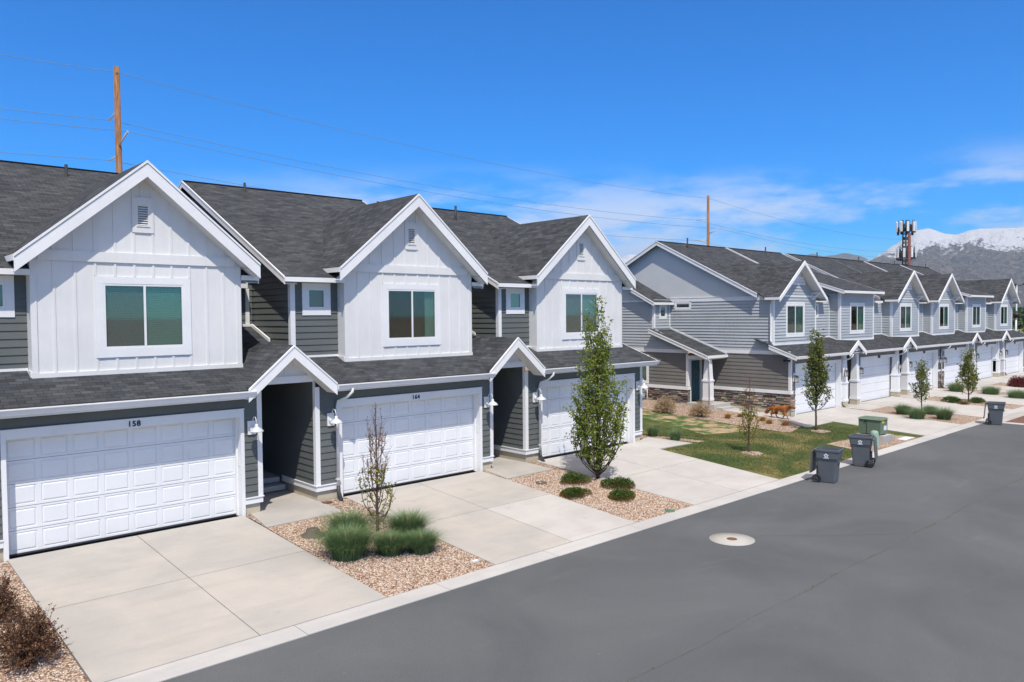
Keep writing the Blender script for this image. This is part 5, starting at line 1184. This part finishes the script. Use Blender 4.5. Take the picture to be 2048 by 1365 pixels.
# ------------------------------------------------------------------ bins
def bin_(label, x, y, ang, lid=True):
    root = empty('wheeled_bin', (0, 0, 0), label, 'trash bin', 'grey wheeled bins along the curb')
    def ring(lx0, lx1, hy, z, c=.06, n=3):
        P = []
        for cx_, cy_, a0 in ((lx1-c, hy-c, 0), (lx0+c, hy-c, 90), (lx0+c, -hy+c, 180), (lx1-c, -hy+c, 270)):
            for k in range(n+1): a = math.radians(a0+90*k/n); P.append((cx_+c*math.cos(a), cy_+c*math.sin(a), z))
        return P
    m = MB(); lv = [(-.22, .27, .24, .02), (-.235, .285, .25, .12), (-.27, .32, .285, .66), (-.285, .335, .295, .70), (-.29, .36, .325, .78), (-.30, .385, .335, .98), (-.32, .405, .35, .985), (-.325, .41, .355, 1.04), (-.29, .375, .32, 1.045), (-.28, .365, .31, .95), (-.20, .26, .22, .1)]
    R = [ring(a, b, c, z) for a, b, c, z in lv]; N = len(R[0])
    for i in range(len(R)-1):
        for k in range(N):
            j = (k+1) % N; m.sm.append(False) if False else None; m.face([R[i][k], R[i][j], R[i+1][j], R[i+1][k]])
    m.face(R[0][::-1]); m.face(R[-1])
    # front grab pocket & ribs
    m.box((.30, -.14, .64), (.365, .14, .70)); m.box((-.30, -.18, .12), (-.24, .18, .5))
    b = m.build('bin_body', 'bin', root)
    m = MB(); m.tube([(-.34, -.24, .93), (-.37, -.24, 1.0), (-.37, .24, 1.0), (-.34, .24, .93)], .018, 6); m.box((-.35, -.28, .95), (-.30, -.2, 1.04)); m.box((-.35, .2, .95), (-.30, .28, 1.04)); m.build('handle', 'bin', root)
    for sg in (-1, 1):
        w = MB(); c = (-.26, sg*.30, .13); rr_ = .13
        prof = [(rr_*.72, -.03), (rr_*.97, -.03), (rr_, -.015), (rr_, .015), (rr_*.97, .03), (rr_*.72, .03), (rr_*.72, -.03)]
        w.lathe([(a, h) for a, h in prof], (c[0], c[1], c[2]), 'y', 20); wo = w.build('wheel', 'black', root)
        h = MB()
        for k in range(6):
            a = k*math.pi/3; d = Vector((math.cos(a), 0, math.sin(a))); q = Vector((-math.sin(a), 0, math.cos(a)))*.014; cc = Vector(c); h.hexa([cc+d*.02-q+Vector((0, -.015, 0)), cc+d*.095-q+Vector((0, -.015, 0)), cc+d*.095+q+Vector((0, -.015, 0)), cc+d*.02+q+Vector((0, -.015, 0))], [cc+d*.02-q+Vector((0, .02, 0)), cc+d*.095-q+Vector((0, .02, 0)), cc+d*.095+q+Vector((0, .02, 0)), cc+d*.02+q+Vector((0, .02, 0))])
        h.lathe([(0, -.035), (.03, -.03), (.03, .03), (0, .035)], c, 'y', 10); h.build('hub', 'darkgrey', wo)
    m = MB(); m.tube([(-.26, -.30, .13), (-.26, .30, .13)], .012, 6); m.build('axle', 'metal', root)
    m = MB(); B = [(-.39, -.33, 1.0), (-.35, -.33, 1.0), (-.35, .33, 1.0), (-.39, .33, 1.0)]
    m.hexa([(-.46, -.33, .32), (-.425, -.33, .32), (-.425, .33, .32), (-.46, .33, .32)], [(-.41, -.35, .98), (-.375, -.35, .98), (-.375, .35, .98), (-.41, .35, .98)]); m.box((-.475, -.30, .28), (-.43, .30, .34)); m.tube([(-.38, -.3, .97), (-.38, .3, .97)], .02, 6); m.build('lid', 'bin', root, .008)
    # white flower-like mark and a short line of lettering on each flank
    for sg in (-1, 1):
        m = MB(); yy = sg*.3215
        for k in range(5):
            a = math.radians(90+72*k); cx_, cz_ = .03+.045*math.cos(a), .865+.045*math.sin(a); P = [(cx_+.026*math.cos(t*math.pi/4), yy+sg*(.015+.012*(cz_-.86)/.1), cz_+.026*math.sin(t*math.pi/4)) for t in range(8)]; m.face(P)
        for k in range(6): m.box((-.05+k*.028, yy+sg*.008, .775), (-.05+k*.028+.019, yy+sg*.011, .80))
        m.build('emblem', 'paper', root)
    root.location = (x, y, 0.0); root.rotation_euler = (0, 0, ang); return root
bin_('grey wheeled bin nearest the camera, lid hanging open over the curb', 23.5, 10.98, math.radians(-78))
bin_('grey wheeled bin beside the green transformer, lid hanging open toward the road', 26.8, 11.3, math.radians(88+18))
bin_('lone grey wheeled bin farthest away, near the brown crossing', 40.95, 11.12, math.radians(-76))
# transformer, bollard, vault lid
rt = empty('utility_transformer', (32.3, 13.3, 0), 'dull green box transformer on a ribbed concrete pad by the curb', 'transformer')
X0, X1, Y0, Y1 = 31.9, 32.62, 12.72, 13.62
m = MB(); m.box((X0+.02, Y0+.02, .34), (X1, Y1, .92)); m.hexa([(X0-.02, Y0-.02, .92), (X1+.04, Y0-.02, .92), (X1+.04, Y1+.03, .92), (X0-.02, Y1+.03, .92)], [(X0+.05, Y0+.05, .98), (X1, Y0+.05, .98), (X1, Y1, .98), (X0+.05, Y1, .98)]); tb = m.build('cabinet', 'greenbox', rt, .012)
m = MB(); m.box((X0+.004, Y0+.56, .36), (X0+.021, Y0+.57, .91)); m.box((X0-.01, Y0+.60, .82), (X0+.02, Y0+.66, .9)); m.build('door_seam', 'black', tb)
m = MB(); m.box((X0+.15, Y0+.012, .78), (X0+.38, Y0+.0195, .93)); m.build('warning_label', 'yellow', tb); m = MB(); m.box((X0+.35, Y0+.012, .48), (X0+.62, Y0+.0195, .66)); m.build('paper_label', 'paper', tb)
m = MB(); m.box((X0-.02, Y0-.12, -.05), (X1+.05, Y1+.05, .30))
for k in range(9): m.box((X0+.0+k*.1, Y0-.16, 0), (X0+.055+k*.1, Y0-.121, .29))
m.build('concrete_pad', 'curb', rt); m = MB(); m.box((X0+.2, Y0, .3), (X0+.5, Y0+.1, .34)); m.build('lock_bar', 'black', rt)
m = MB(); m.lathe([(.19, -.02), (.155, .5), (.14, .58), (.09, .62), (0, .63)], (31.0, 12.6, 0), 'z', 18); tag(m.build('utility_pedestal', 'palegreen'), 'pale green rounded pedestal in front of the transformer', 'utility pedestal')
m = MB(); m.box((33.2, 12.25, .0), (34.2, 12.85, .035)); tag(m.build('vault_lid', 'paper', None, .01), 'flat pale grey utility vault lid set in gravel beside the transformer', 'vault lid')
# valve boxes, small lids
m = MB(); m.lathe([(.30, -.02), (.28, .03), (.17, .07), (.15, .15), (.13, .17), (0, .17)], (8.5, 16.15, .23), 'z', 16); tag(m.build('valve_cover', 'valve'), 'domed brown valve cover standing on gravel between the first walkway and grass clumps', 'valve cover')
m = MB(); m.lathe([(.17, -.02), (.17, .05), (.13, .06), (.12, .02), (0, .02)], (16.1, 16.3, .24), 'z', 16); tag(m.build('valve_cover', 'valve'), 'low round brown valve cover in gravel left of the tall green tree', 'valve cover')
m = MB(); m.box((10.32, 12.5, .02), (10.46, 12.58, .07)); m.box((10.37, 12.52, .07), (10.42, 12.56, .078)); tag(m.build('meter_lid', 'paper', None, .008), 'small white utility marker at the curb end of the first gravel bed', 'utility marker')
m = MB(); m.lathe([(.13, 0), (.13, .04), (.11, .05), (0, .05)], (16.9, 12.2, .0), 'z', 14); tag(m.build('green_lid', 'greenlid'), 'small round green lid at the curb end of the tall tree\'s bed', 'valve lid')
m = MB(); m.box((9.9, 18.15, .36), (10.15, 18.3, .40)); tag(m.build('splash_stone', 'rust', None, .01), 'small rusty drain grate in gravel beside the second garage downspout', 'drain grate')
# manhole
m = MB(); m.lathe([(.52, -.01), (.52, .006), (.121, .008)], (15.87, 9.7, 0), 'z', 40); mo = m.build('manhole', 'manholering'); tag(mo, 'round brown iron manhole in a pale concrete collar in the road', 'manhole')
m = MB(); m.lathe([(.12, -.01), (.12, .010), (0, .012)], (15.87, 9.7, 0), 'z', 20); m.build('manhole_cover', 'rust', mo)
# ------------------------------------------------------------------ poles, wires, tower
def pole(label, x, y, ztop, r0=.20, r1=.14):
    root = empty('utility_pole', (x, y, 0), label, 'utility pole', 'wooden power poles behind the houses'); m = MB(); m.tube([(x, y, -.2), (x, y, ztop*.5), (x, y, ztop)], [r0, (r0+r1)/2, r1], 14); m.build('shaft', 'wood' if x < 100 else 'redpole', root)
    return root
def arm(root, p, q):
    m = MB(); m.tube([p, ((p[0]+q[0])/2, (p[1]+q[1])/2, (p[2]+q[2])/2-.02), q], [.05, .04, .05], 7); m.build('insulator_arm', 'metal', root)
p1 = pole('wooden utility pole behind number 158, nearest and tallest in the picture', 11.8, 42, 17.9)
arm(p1, (11.8, 42.1, 15.75), (11.74, 43.3, 15.5)); arm(p1, (11.8, 41.9, 14.0), (11.87, 40.7, 14.47)); arm(p1, (11.8, 42.1, 13.55), (11.74, 43.3, 13.45))
p2 = pole('wooden utility pole rising behind the roof of the first grey townhouse', 64.4, 42, 16.7, .19, .12)
arm(p2, (64.4, 42.1, 14.5), (64.37, 43.3, 14.48)); arm(p2, (64.4, 41.9, 13.05), (64.41, 40.7, 13.42)); arm(p2, (64.4, 42.1, 12.4), (64.37, 43.3, 12.48))
p3 = pole('brown pole beside the antenna tower, its top hidden among the antennas', 114.6, 42, 16.4, .24, .2)
def wire(label, P, sag):
    m = MB(); pts = []
    for a, b in zip(P, P[1:]):
        a, b = Vector(a), Vector(b)
        for k in range(25 if b is P[-1] else 24): t = k/24; p = a*(1-t)+b*t; p.z -= 4*sag*t*(1-t); pts.append(p)
    pts.append(Vector(P[-1])); m.tube(pts, .012, 4); tag(m.build('power_line', 'wirem'), label, 'power line', 'power lines strung between the poles')
wire('upper of the power lines, carried on the highest far-side arms of the poles', [(-40.5, 43.3, 15.9), (11.74, 43.3, 15.5), (64.37, 43.3, 14.48), (114.6, 43.3, 13.9), (170, 43.3, 13.2)], .8)
wire('middle power line, carried on the arms reaching toward the street', [(-40.5, 40.7, 14.9), (11.87, 40.7, 14.47), (64.41, 40.7, 13.42), (114.6, 40.7, 12.8), (170, 40.7, 12.3)], .8)
wire('lowest power line, passing just above the roof ridges', [(-40.5, 43.3, 13.8), (11.74, 43.3, 13.45), (64.37, 43.3, 12.48), (114.6, 43.3, 11.9), (170, 43.3, 11.2)], .8)
wire('thin top wire running past the tips of the poles', [(-40.5, 42, 18.2), (11.8, 41.84, 17.6), (64.4, 41.86, 16.4), (114.6, 42, 15.4), (170, 42, 14.6)], .8)
# antenna tower
TX, TY = 2.70*50, 50.0; rt = empty('antenna_tower', (TX, TY, 0), 'lattice antenna tower crowded with white panels, before the snowy mountain', 'antenna tower')
m = MB(); rr = random.Random(8); zt = 5.3+.115*0+16.3
for k in range(4):
    a = k*math.pi/2+.4; m.tube([(TX+.55*math.cos(a), TY+.55*math.sin(a), 0), (TX+.45*math.cos(a), TY+.45*math.sin(a), 20.6)], .11, 5)
for k in range(27):
    z = k*.75
    if k % 2: m.box((TX-.5, TY-.45, z), (TX+.1, TY+.3, z+.5))
    for q in range(4):
        a = q*math.pi/2+.4; b = a+math.pi/2; m.tube([(TX+.5*math.cos(a), TY+.5*math.sin(a), z), (TX+.5*math.cos(b), TY+.5*math.sin(b), z+.75)], .055, 3)
m.build('lattice', 'darkgrey', rt)
def antennas(zc, n, rad, hh, seed, skip=()):
    r = random.Random(seed); f = MB(); pn = 0
    for k in range(12): a = k*math.pi/6; b = a+math.pi/6; f.tube([(TX+rad*.9*math.cos(a), TY+rad*.9*math.sin(a), zc-.6), (TX+rad*.9*math.cos(b), TY+rad*.9*math.sin(b), zc-.6)], .05, 4)
    for k in range(4): a = k*math.pi/2; f.tube([(TX, TY, zc-.6), (TX+rad*.9*math.cos(a), TY+rad*.9*math.sin(a), zc-.6)], .06, 4)
    for k in range(n):
        a = 2*math.pi*k/n+.2; x, y = TX+rad*math.cos(a), TY+rad*math.sin(a); f.tube([(x, y, zc-hh*.62), (x, y, zc+hh*.6)], .045, 4)
        f.box((x-.14, y-.14, zc-1.0-r.random()*.4), (x+.14, y+.14, zc-.1)); f.box((TX+(x-TX)*.6-.15, TY+(y-TY)*.6-.15, zc-.8), (TX+(x-TX)*.6+.15, TY+(y-TY)*.6+.15, zc+.3)); c, s = math.cos(a), math.sin(a)
        p = MB(); w_ = .17; P = [Vector((x+c*.12-s*w_, y+s*.12+c*w_, zc-hh/2)), Vector((x+c*.12+s*w_, y+s*.12-c*w_, zc-hh/2)), Vector((x+c*.3+s*w_, y+s*.3-c*w_, zc-hh/2)), Vector((x+c*.3-s*w_, y+s*.3+c*w_, zc-hh/2))]; p.hexa(P, [v+Vector((0, 0, hh*r.uniform(.85, 1))) for v in P]); p.build('antenna_panel', 'paper', rt)
    f.build('antenna_mount', 'darkgrey', rt)
antennas(19.5, 9, 1.25, 1.75, 1); antennas(15.2, 8, 1.3, 1.7, 2)
# ------------------------------------------------------------------ street lamps, far wall, hedge, trees at right
def lamp_post(label, x, y, h, heads):
    root = empty('street_lamp', (x, y, 0), label, 'street lamp'); m = MB(); m.tube([(x, y, 0), (x, y, h)], [.11, .07], 8); m.build('shaft', 'metal', root)
    if heads:
        for k in range(3): a = k*2.1+.5; m = MB(); m.tube([(x, y, h-.1), (x+.9*math.cos(a), y+.9*math.sin(a), h+.1)], .05, 5); m.box((x+.9*math.cos(a)-.3, y+.9*math.sin(a)-.2, h), (x+.9*math.cos(a)+.3, y+.9*math.sin(a)+.2, h+.22)); m.build('lamp_head', 'darkgrey', root)
    else: m = MB(); m.lathe([(0, .75), (.08, .7), (.35, .4), (.4, .32), (.28, .3), (.22, 0), (0, 0)], (x, y, h-.3), 'z', 10); m.build('lamp_head', 'black', root)
lamp_post('tall pale pole with three floodlight heads at the right edge', 113.5, 28.6, 8.6, True); lamp_post('short pole with a black bell-shaped lamp at the right edge', 95.5, 24.1, 4.9, False)
m = MB(); m.box((100, -20, 0), (100.3, 34, 2.1)); tag(m.build('garden_wall', 'masonry'), 'long grey masonry wall beyond the end of the far row', 'wall')
def blob_tree(label, x, y, h, wd, seed, mat, n, ls, group, name='broadleaf_tree', trunk=True):
    r = random.Random(seed); root = empty(name, (x, y, 0), label, 'tree' if trunk else 'hedge shrub', group); m = MB()
    if trunk: m.tube([(x, y, -.1), (x+.1, y, h*.5)], [h*.03, h*.015], 7); m.build('trunk', 'bark', root)
    l = MB(); lobes = [Vector((r.gauss(0, .22)*wd, r.gauss(0, .22)*wd, h*r.uniform(.35 if trunk else .2, .8))) for _ in range(14)]
    for k in range(n):
        c = r.choice(lobes); v = Vector((r.gauss(0, 1), r.gauss(0, 1), r.gauss(0, 1))).normalized()*wd*.25*r.uniform(.6, 1.05); v.z *= .8; leaf(l, Vector((x, y, 0))+c+v, (r.gauss(0, 1), r.gauss(0, 1), r.gauss(0, 1)), ls*r.uniform(.6, 1.3), r, .4)
    l.build('crown', mat, root)
for k, (x, y, h, wd) in enumerate([(106, 25.2, 3.6, 3.5), (107, 21.5, 4.0, 3.8), (106, 18.0, 3.4, 3.6), (108, 14, 3.8, 4)]): blob_tree('yellow-green bushy tree above the grey wall, ' + ['nearest the black lamp', 'second from the black lamp', 'third from the black lamp', 'farthest from the black lamp'][k], x, y, h, wd, 400+k, 'farhedge', 1500, .3, 'yellow-green trees above the wall')
rh = random.Random(12)
m = MB()
for k in range(46000):
    u = rh.random(); x = 330+rh.uniform(-14, 14)+60*math.sin(u*9); y = -160+u*420; h = 5+3.5*math.sin(u*40)+2*math.sin(u*93)
    leaf(m, Vector((x, y, rh.random()*max(2, h))), (rh.gauss(0, 1), rh.gauss(0, 1), rh.gauss(0, 1)), 1.0, rh, .5)
tag(m.build('distant_woods', 'fartree'), 'dark green band of distant trees below the mountain', 'woods', kind='stuff')
# ------------------------------------------------------------------ dog
def dog():
    X, Y0_, Y1_ = 34.4, 18.95, 17.75; z = .2
    root = empty('dog', (X, 18.35, z), 'ginger long-haired dog walking along the side walk past the stone wall', 'dog'); dz = z+.035
    # joints: (x, y, z, radius) head towards -Y
    J = {'hip': (0, 18.72, .50, .115), 'mid': (0, 18.5, .49, .125), 'chest': (0, 18.22, .50, .15), 'sho': (0, 18.1, .54, .125), 'neck': (0, 17.97, .60, .095), 'head': (0, 17.83, .63, .088), 'muz': (0, 17.72, .595, .05), 'nose': (0, 17.66, .585, .034),
         't1': (0, 18.86, .50, .045), 't2': (0, 19.0, .40, .06), 't3': (0, 19.1, .27, .055), 't4': (0, 19.16, .18, .02)}
    E_ = [('hip', 'mid'), ('mid', 'chest'), ('chest', 'sho'), ('sho', 'neck'), ('neck', 'head'), ('head', 'muz'), ('muz', 'nose'), ('hip', 't1'), ('t1', 't2'), ('t2', 't3'), ('t3', 't4')]
    for nm, sx, ks in (('rl', -.085, ((18.68, .36, .085), (18.74, .24, .045), (18.84, .17, .03), (18.78, .03, .026), (18.72, .012, .028))), ('rr', .085, ((18.66, .36, .085), (18.62, .25, .045), (18.70, .15, .03), (18.60, .03, .026), (18.54, .012, .028)))):
        prev = 'hip'
        for k, (y, zz, r_) in enumerate(ks): n_ = nm+str(k); J[n_] = (sx, y, zz, r_); E_.append((prev, n_)); prev = n_
    for nm, sx, ks in (('fl', -.08, ((18.16, .38, .07), (18.14, .28, .042), (18.03, .16, .03), (17.97, .03, .025), (17.92, .012, .028))), ('fr', .08, ((18.17, .38, .07), (18.2, .28, .042), (18.24, .15, .03), (18.33, .04, .025), (18.30, .012, .028)))):
        prev = 'chest'
        for k, (y, zz, r_) in enumerate(ks): n_ = nm+str(k); J[n_] = (sx, y, zz, r_); E_.append((prev, n_)); prev = n_
    names = list(J); V = [(X+J[n][0], J[n][1], dz+J[n][2]) for n in names]; me = bpy.data.meshes.new('body'); me.from_pydata(V, [(names.index(a), names.index(b)) for a, b in E_], []); me.update(); me.materials.append(MAT['fur'])
    o = bpy.data.objects.new('body', me); C.objects.link(o); attach(o, root); sk = o.modifiers.new('skin', 'SKIN'); sk.use_smooth_shade = True
    if not me.skin_vertices: me.attributes  # modifier creates the layer
    lay = me.skin_vertices[0].data if me.skin_vertices else None
    if lay:
        for i, n in enumerate(names): lay[i].radius = (J[n][3], J[n][3]); lay[i].use_root = (n == 'mid')
    sb = o.modifiers.new('sub', 'SUBSURF'); sb.levels = 2; sb.render_levels = 2
    dgx = bpy.context.evaluated_depsgraph_get(); em = bpy.data.meshes.new_from_object(o.evaluated_get(dgx)); o.modifiers.clear(); o.data = em
    for p in em.polygons: p.use_smooth = True
    r = random.Random(4); h = MB()
    ps = [p for p in em.polygons]
    for k in range(2600):
        p = r.choice(ps); c = Vector(p.center); n = Vector(p.normal)
        if c.z < dz+.22: continue
        d = Vector((0, .8, -.55))+n*.5+Vector((r.gauss(0, .2),)*3); leaf(h, c, d, r.uniform(.04, .085)*(1.4 if c.y > 18.85 or c.z < dz+.42 else 1), r, .16)
    h.build('hair', 'furhair', root)
    for sg in (-1, 1):
        e = MB(); b = Vector((X+sg*.075, 17.86, dz+.69)); e.hexa([b, b+Vector((sg*.03, -.02, -.02)), b+Vector((sg*.03, .04, -.02)), b+Vector((0, .05, 0))], [b+Vector((sg*.045, 0, -.12)), b+Vector((sg*.06, 0, -.11)), b+Vector((sg*.06, .02, -.11)), b+Vector((sg*.045, .02, -.12))]); e.build('ear', 'furdark', root)
        e = MB(); e.lathe([(0, -.012), (.011, 0), (0, .012)], (X+sg*.05, 17.765, dz+.655), 'z', 8); e.build('eye', 'black', root)
    e = MB(); e.lathe([(0, -.018), (.02, 0), (0, .018)], (X, 17.635, dz+.592), 'z', 8); e.build('nose', 'black', root)
    e = MB(); e.tube([(X-.05, 17.70, dz+.565), (X, 17.645, dz+.56), (X+.05, 17.70, dz+.565)], .006, 4); e.build('mouth', 'black', root)
MAT['fur'] = mk_plain('dog_fur', [(.3, (.24, .075, .02)), (.7, (.42, .17, .05))], 9)
MAT['furdark'] = mk_plain('dog_ear_fur', [(.3, (.08, .035, .02)), (.7, (.15, .06, .03))], 9)
MAT['furhair'] = mk_leaf('dog_hair', [(.30, .10, .025), (.50, .22, .07), (.20, .07, .02), (.42, .16, .05)], .15)
dog()
# ------------------------------------------------------------------ mountains
from mathutils import noise as NZ
def lerp(tab, a):
    if a <= tab[0][0]: return tab[0][1]
    for (a0, v0), (a1, v1) in zip(tab, tab[1:]):
        if a <= a1: f = (a-a0)/(a1-a0); f = f*f*(3-2*f)*.4+f*.6; return v0*(1-f)+v1*f
    return tab[-1][1]
def range_(name, D, foot, a0, a1, da, tab, mat, amp, seed, rows=60, kind='structure', tf=1.25):
    m = MB(); cols = int((a1-a0)/da); G = []
    for i in range(cols+1):
        az = a0+i*da; pr = lerp(tab, az)*D; row = []
        for j in range(rows+1):
            t = j/rows*1.15; rad = D*(foot+(1-foot)*t); th = math.radians(az); x = rad*math.sin(th); y = rad*math.cos(th)
            if t <= 1: b = pr*(.02+.98*t**tf)
            else: b = pr*(1-(t-1)*2.5)
            q = Vector((x/900+seed, y/900, seed*3.1)); n = NZ.ridged_multi_fractal(q, .9, 2.1, 6, 1.0, 2.0, noise_basis='PERLIN_ORIGINAL')
            env = (t*(1-t)*4 if t < 1 else 0); edge = .25*amp*(1 if t > .9 else 0)
            z = b+(n-1.1)*amp*pr*.42*min(1, env*1.3)+(NZ.fractal(q*6, 1, 2, 4)*pr*.012)
            row.append((x, y, z-3))
        G.append(row)
    for i in range(cols):
        for j in range(rows): m.face([G[i][j], G[i+1][j], G[i+1][j+1], G[i][j+1]])
    o = m.build(name, mat)
    for p in o.data.polygons: p.use_smooth = True
    o['kind'] = kind; return o
def mk_mtn(name, snow, rock0=(.085, .075, .07), rock1=(.27, .23, .19), lo=560, hi=760):
    m = NT(name, .95, .1); g = m.n('ShaderNodeNewGeometry'); v = m.coord(); sp = m.n('ShaderNodeSeparateXYZ'); m.l(g.outputs['Position'], sp.inputs[0]); sn = m.n('ShaderNodeSeparateXYZ'); m.l(g.outputs['True Normal'], sn.inputs[0])
    a = m.noise(m.map(v, (.0012, .0012, .002)), 3.5, 8, .62); b = m.noise(m.map(v, (.0012, .0012, .0012)), 26, 8, .7)
    c = m.mix(m.rng(b, .38, .62), rock0, rock1); c = m.mix(m.rng(a, .45, .65, 0, .5), c, (.10, .105, .075))
    if snow:
        h = m.math('ADD', sp.outputs[2], m.math('MULTIPLY', m.math('SUBTRACT', a, .5), 520)); h = m.math('ADD', h, m.math('MULTIPLY', m.math('SUBTRACT', b, .5), 420)); h = m.math('ADD', h, m.math('MULTIPLY', m.math('SUBTRACT', sn.outputs[2], .8), 340))
        c = m.mix(m.rng(h, lo, lo+70), c, (.86, .88, .92))
    m.col(c); m.bump(m.math('MULTIPLY', b, 1.0), 1.0, 60); return m.m
MAT['mtn'] = mk_mtn('mountain_rock_and_snow', True, lo=545); MAT['hill'] = mk_mtn('far_hill', False, (.13, .11, .09), (.24, .20, .16)); MAT['mtn2'] = mk_mtn('snow_range', True, lo=600)
prof = [(64.5, .045), (66.0, .060), (67.5, .0625), (68.1, .0690), (69.0, .0800), (69.8, .0905), (70.35, .0958), (71.07, .0962), (71.93, .0902), (72.54, .0884), (73.2, .0916), (73.9, .0931), (76.2, .0925), (80, .088), (86, .095), (94, .07), (104, .05), (120, .03)]
range_('mountain', 9000, .55, 64, 118, .12, prof, 'mtn', .42, 3.3, rows=80)
prof2 = [(30, .03), (44, .045), (49, .064), (50.4, .073), (51.4, .080), (53, .070), (56, .058), (60, .060)]
range_('snowy_range', 10500, .7, 30, 60, .25, prof2, 'mtn2', .4, 8.1, rows=40)
prof3 = [(56, .030), (61.5, .058), (63.1, .0705), (63.9, .0730), (64.7, .0698), (65.98, .0728), (66.9, .0690), (68, .058), (72, .03)]
range_('hills', 12000, .7, 56, 72, .12, prof3, 'hill', .35, 5.7, rows=40)
HAZE = True
if HAZE:
    m = MB(); m.box((-9600, -9600, -60), (30000, 27000, 1000)); hz = m.build('haze', 'white'); hz['kind'] = 'stuff'; hm = bpy.data.materials.new('haze_air'); hm.use_nodes = True; t = hm.node_tree; t.nodes.clear(); o = t.nodes.new('ShaderNodeOutputMaterial'); pv = t.nodes.new('ShaderNodeVolumePrincipled'); pv.inputs['Color'].default_value = (.62, .80, 1, 1); pv.inputs['Density'].default_value = 6e-5; pv.inputs['Anisotropy'].default_value = .2; t.links.new(pv.outputs[0], o.inputs['Volume']); hz.data.materials.clear(); hz.data.materials.append(hm); hz['label'] = 'thin pale blue air that fades the far mountains'; hz['category'] = 'haze'
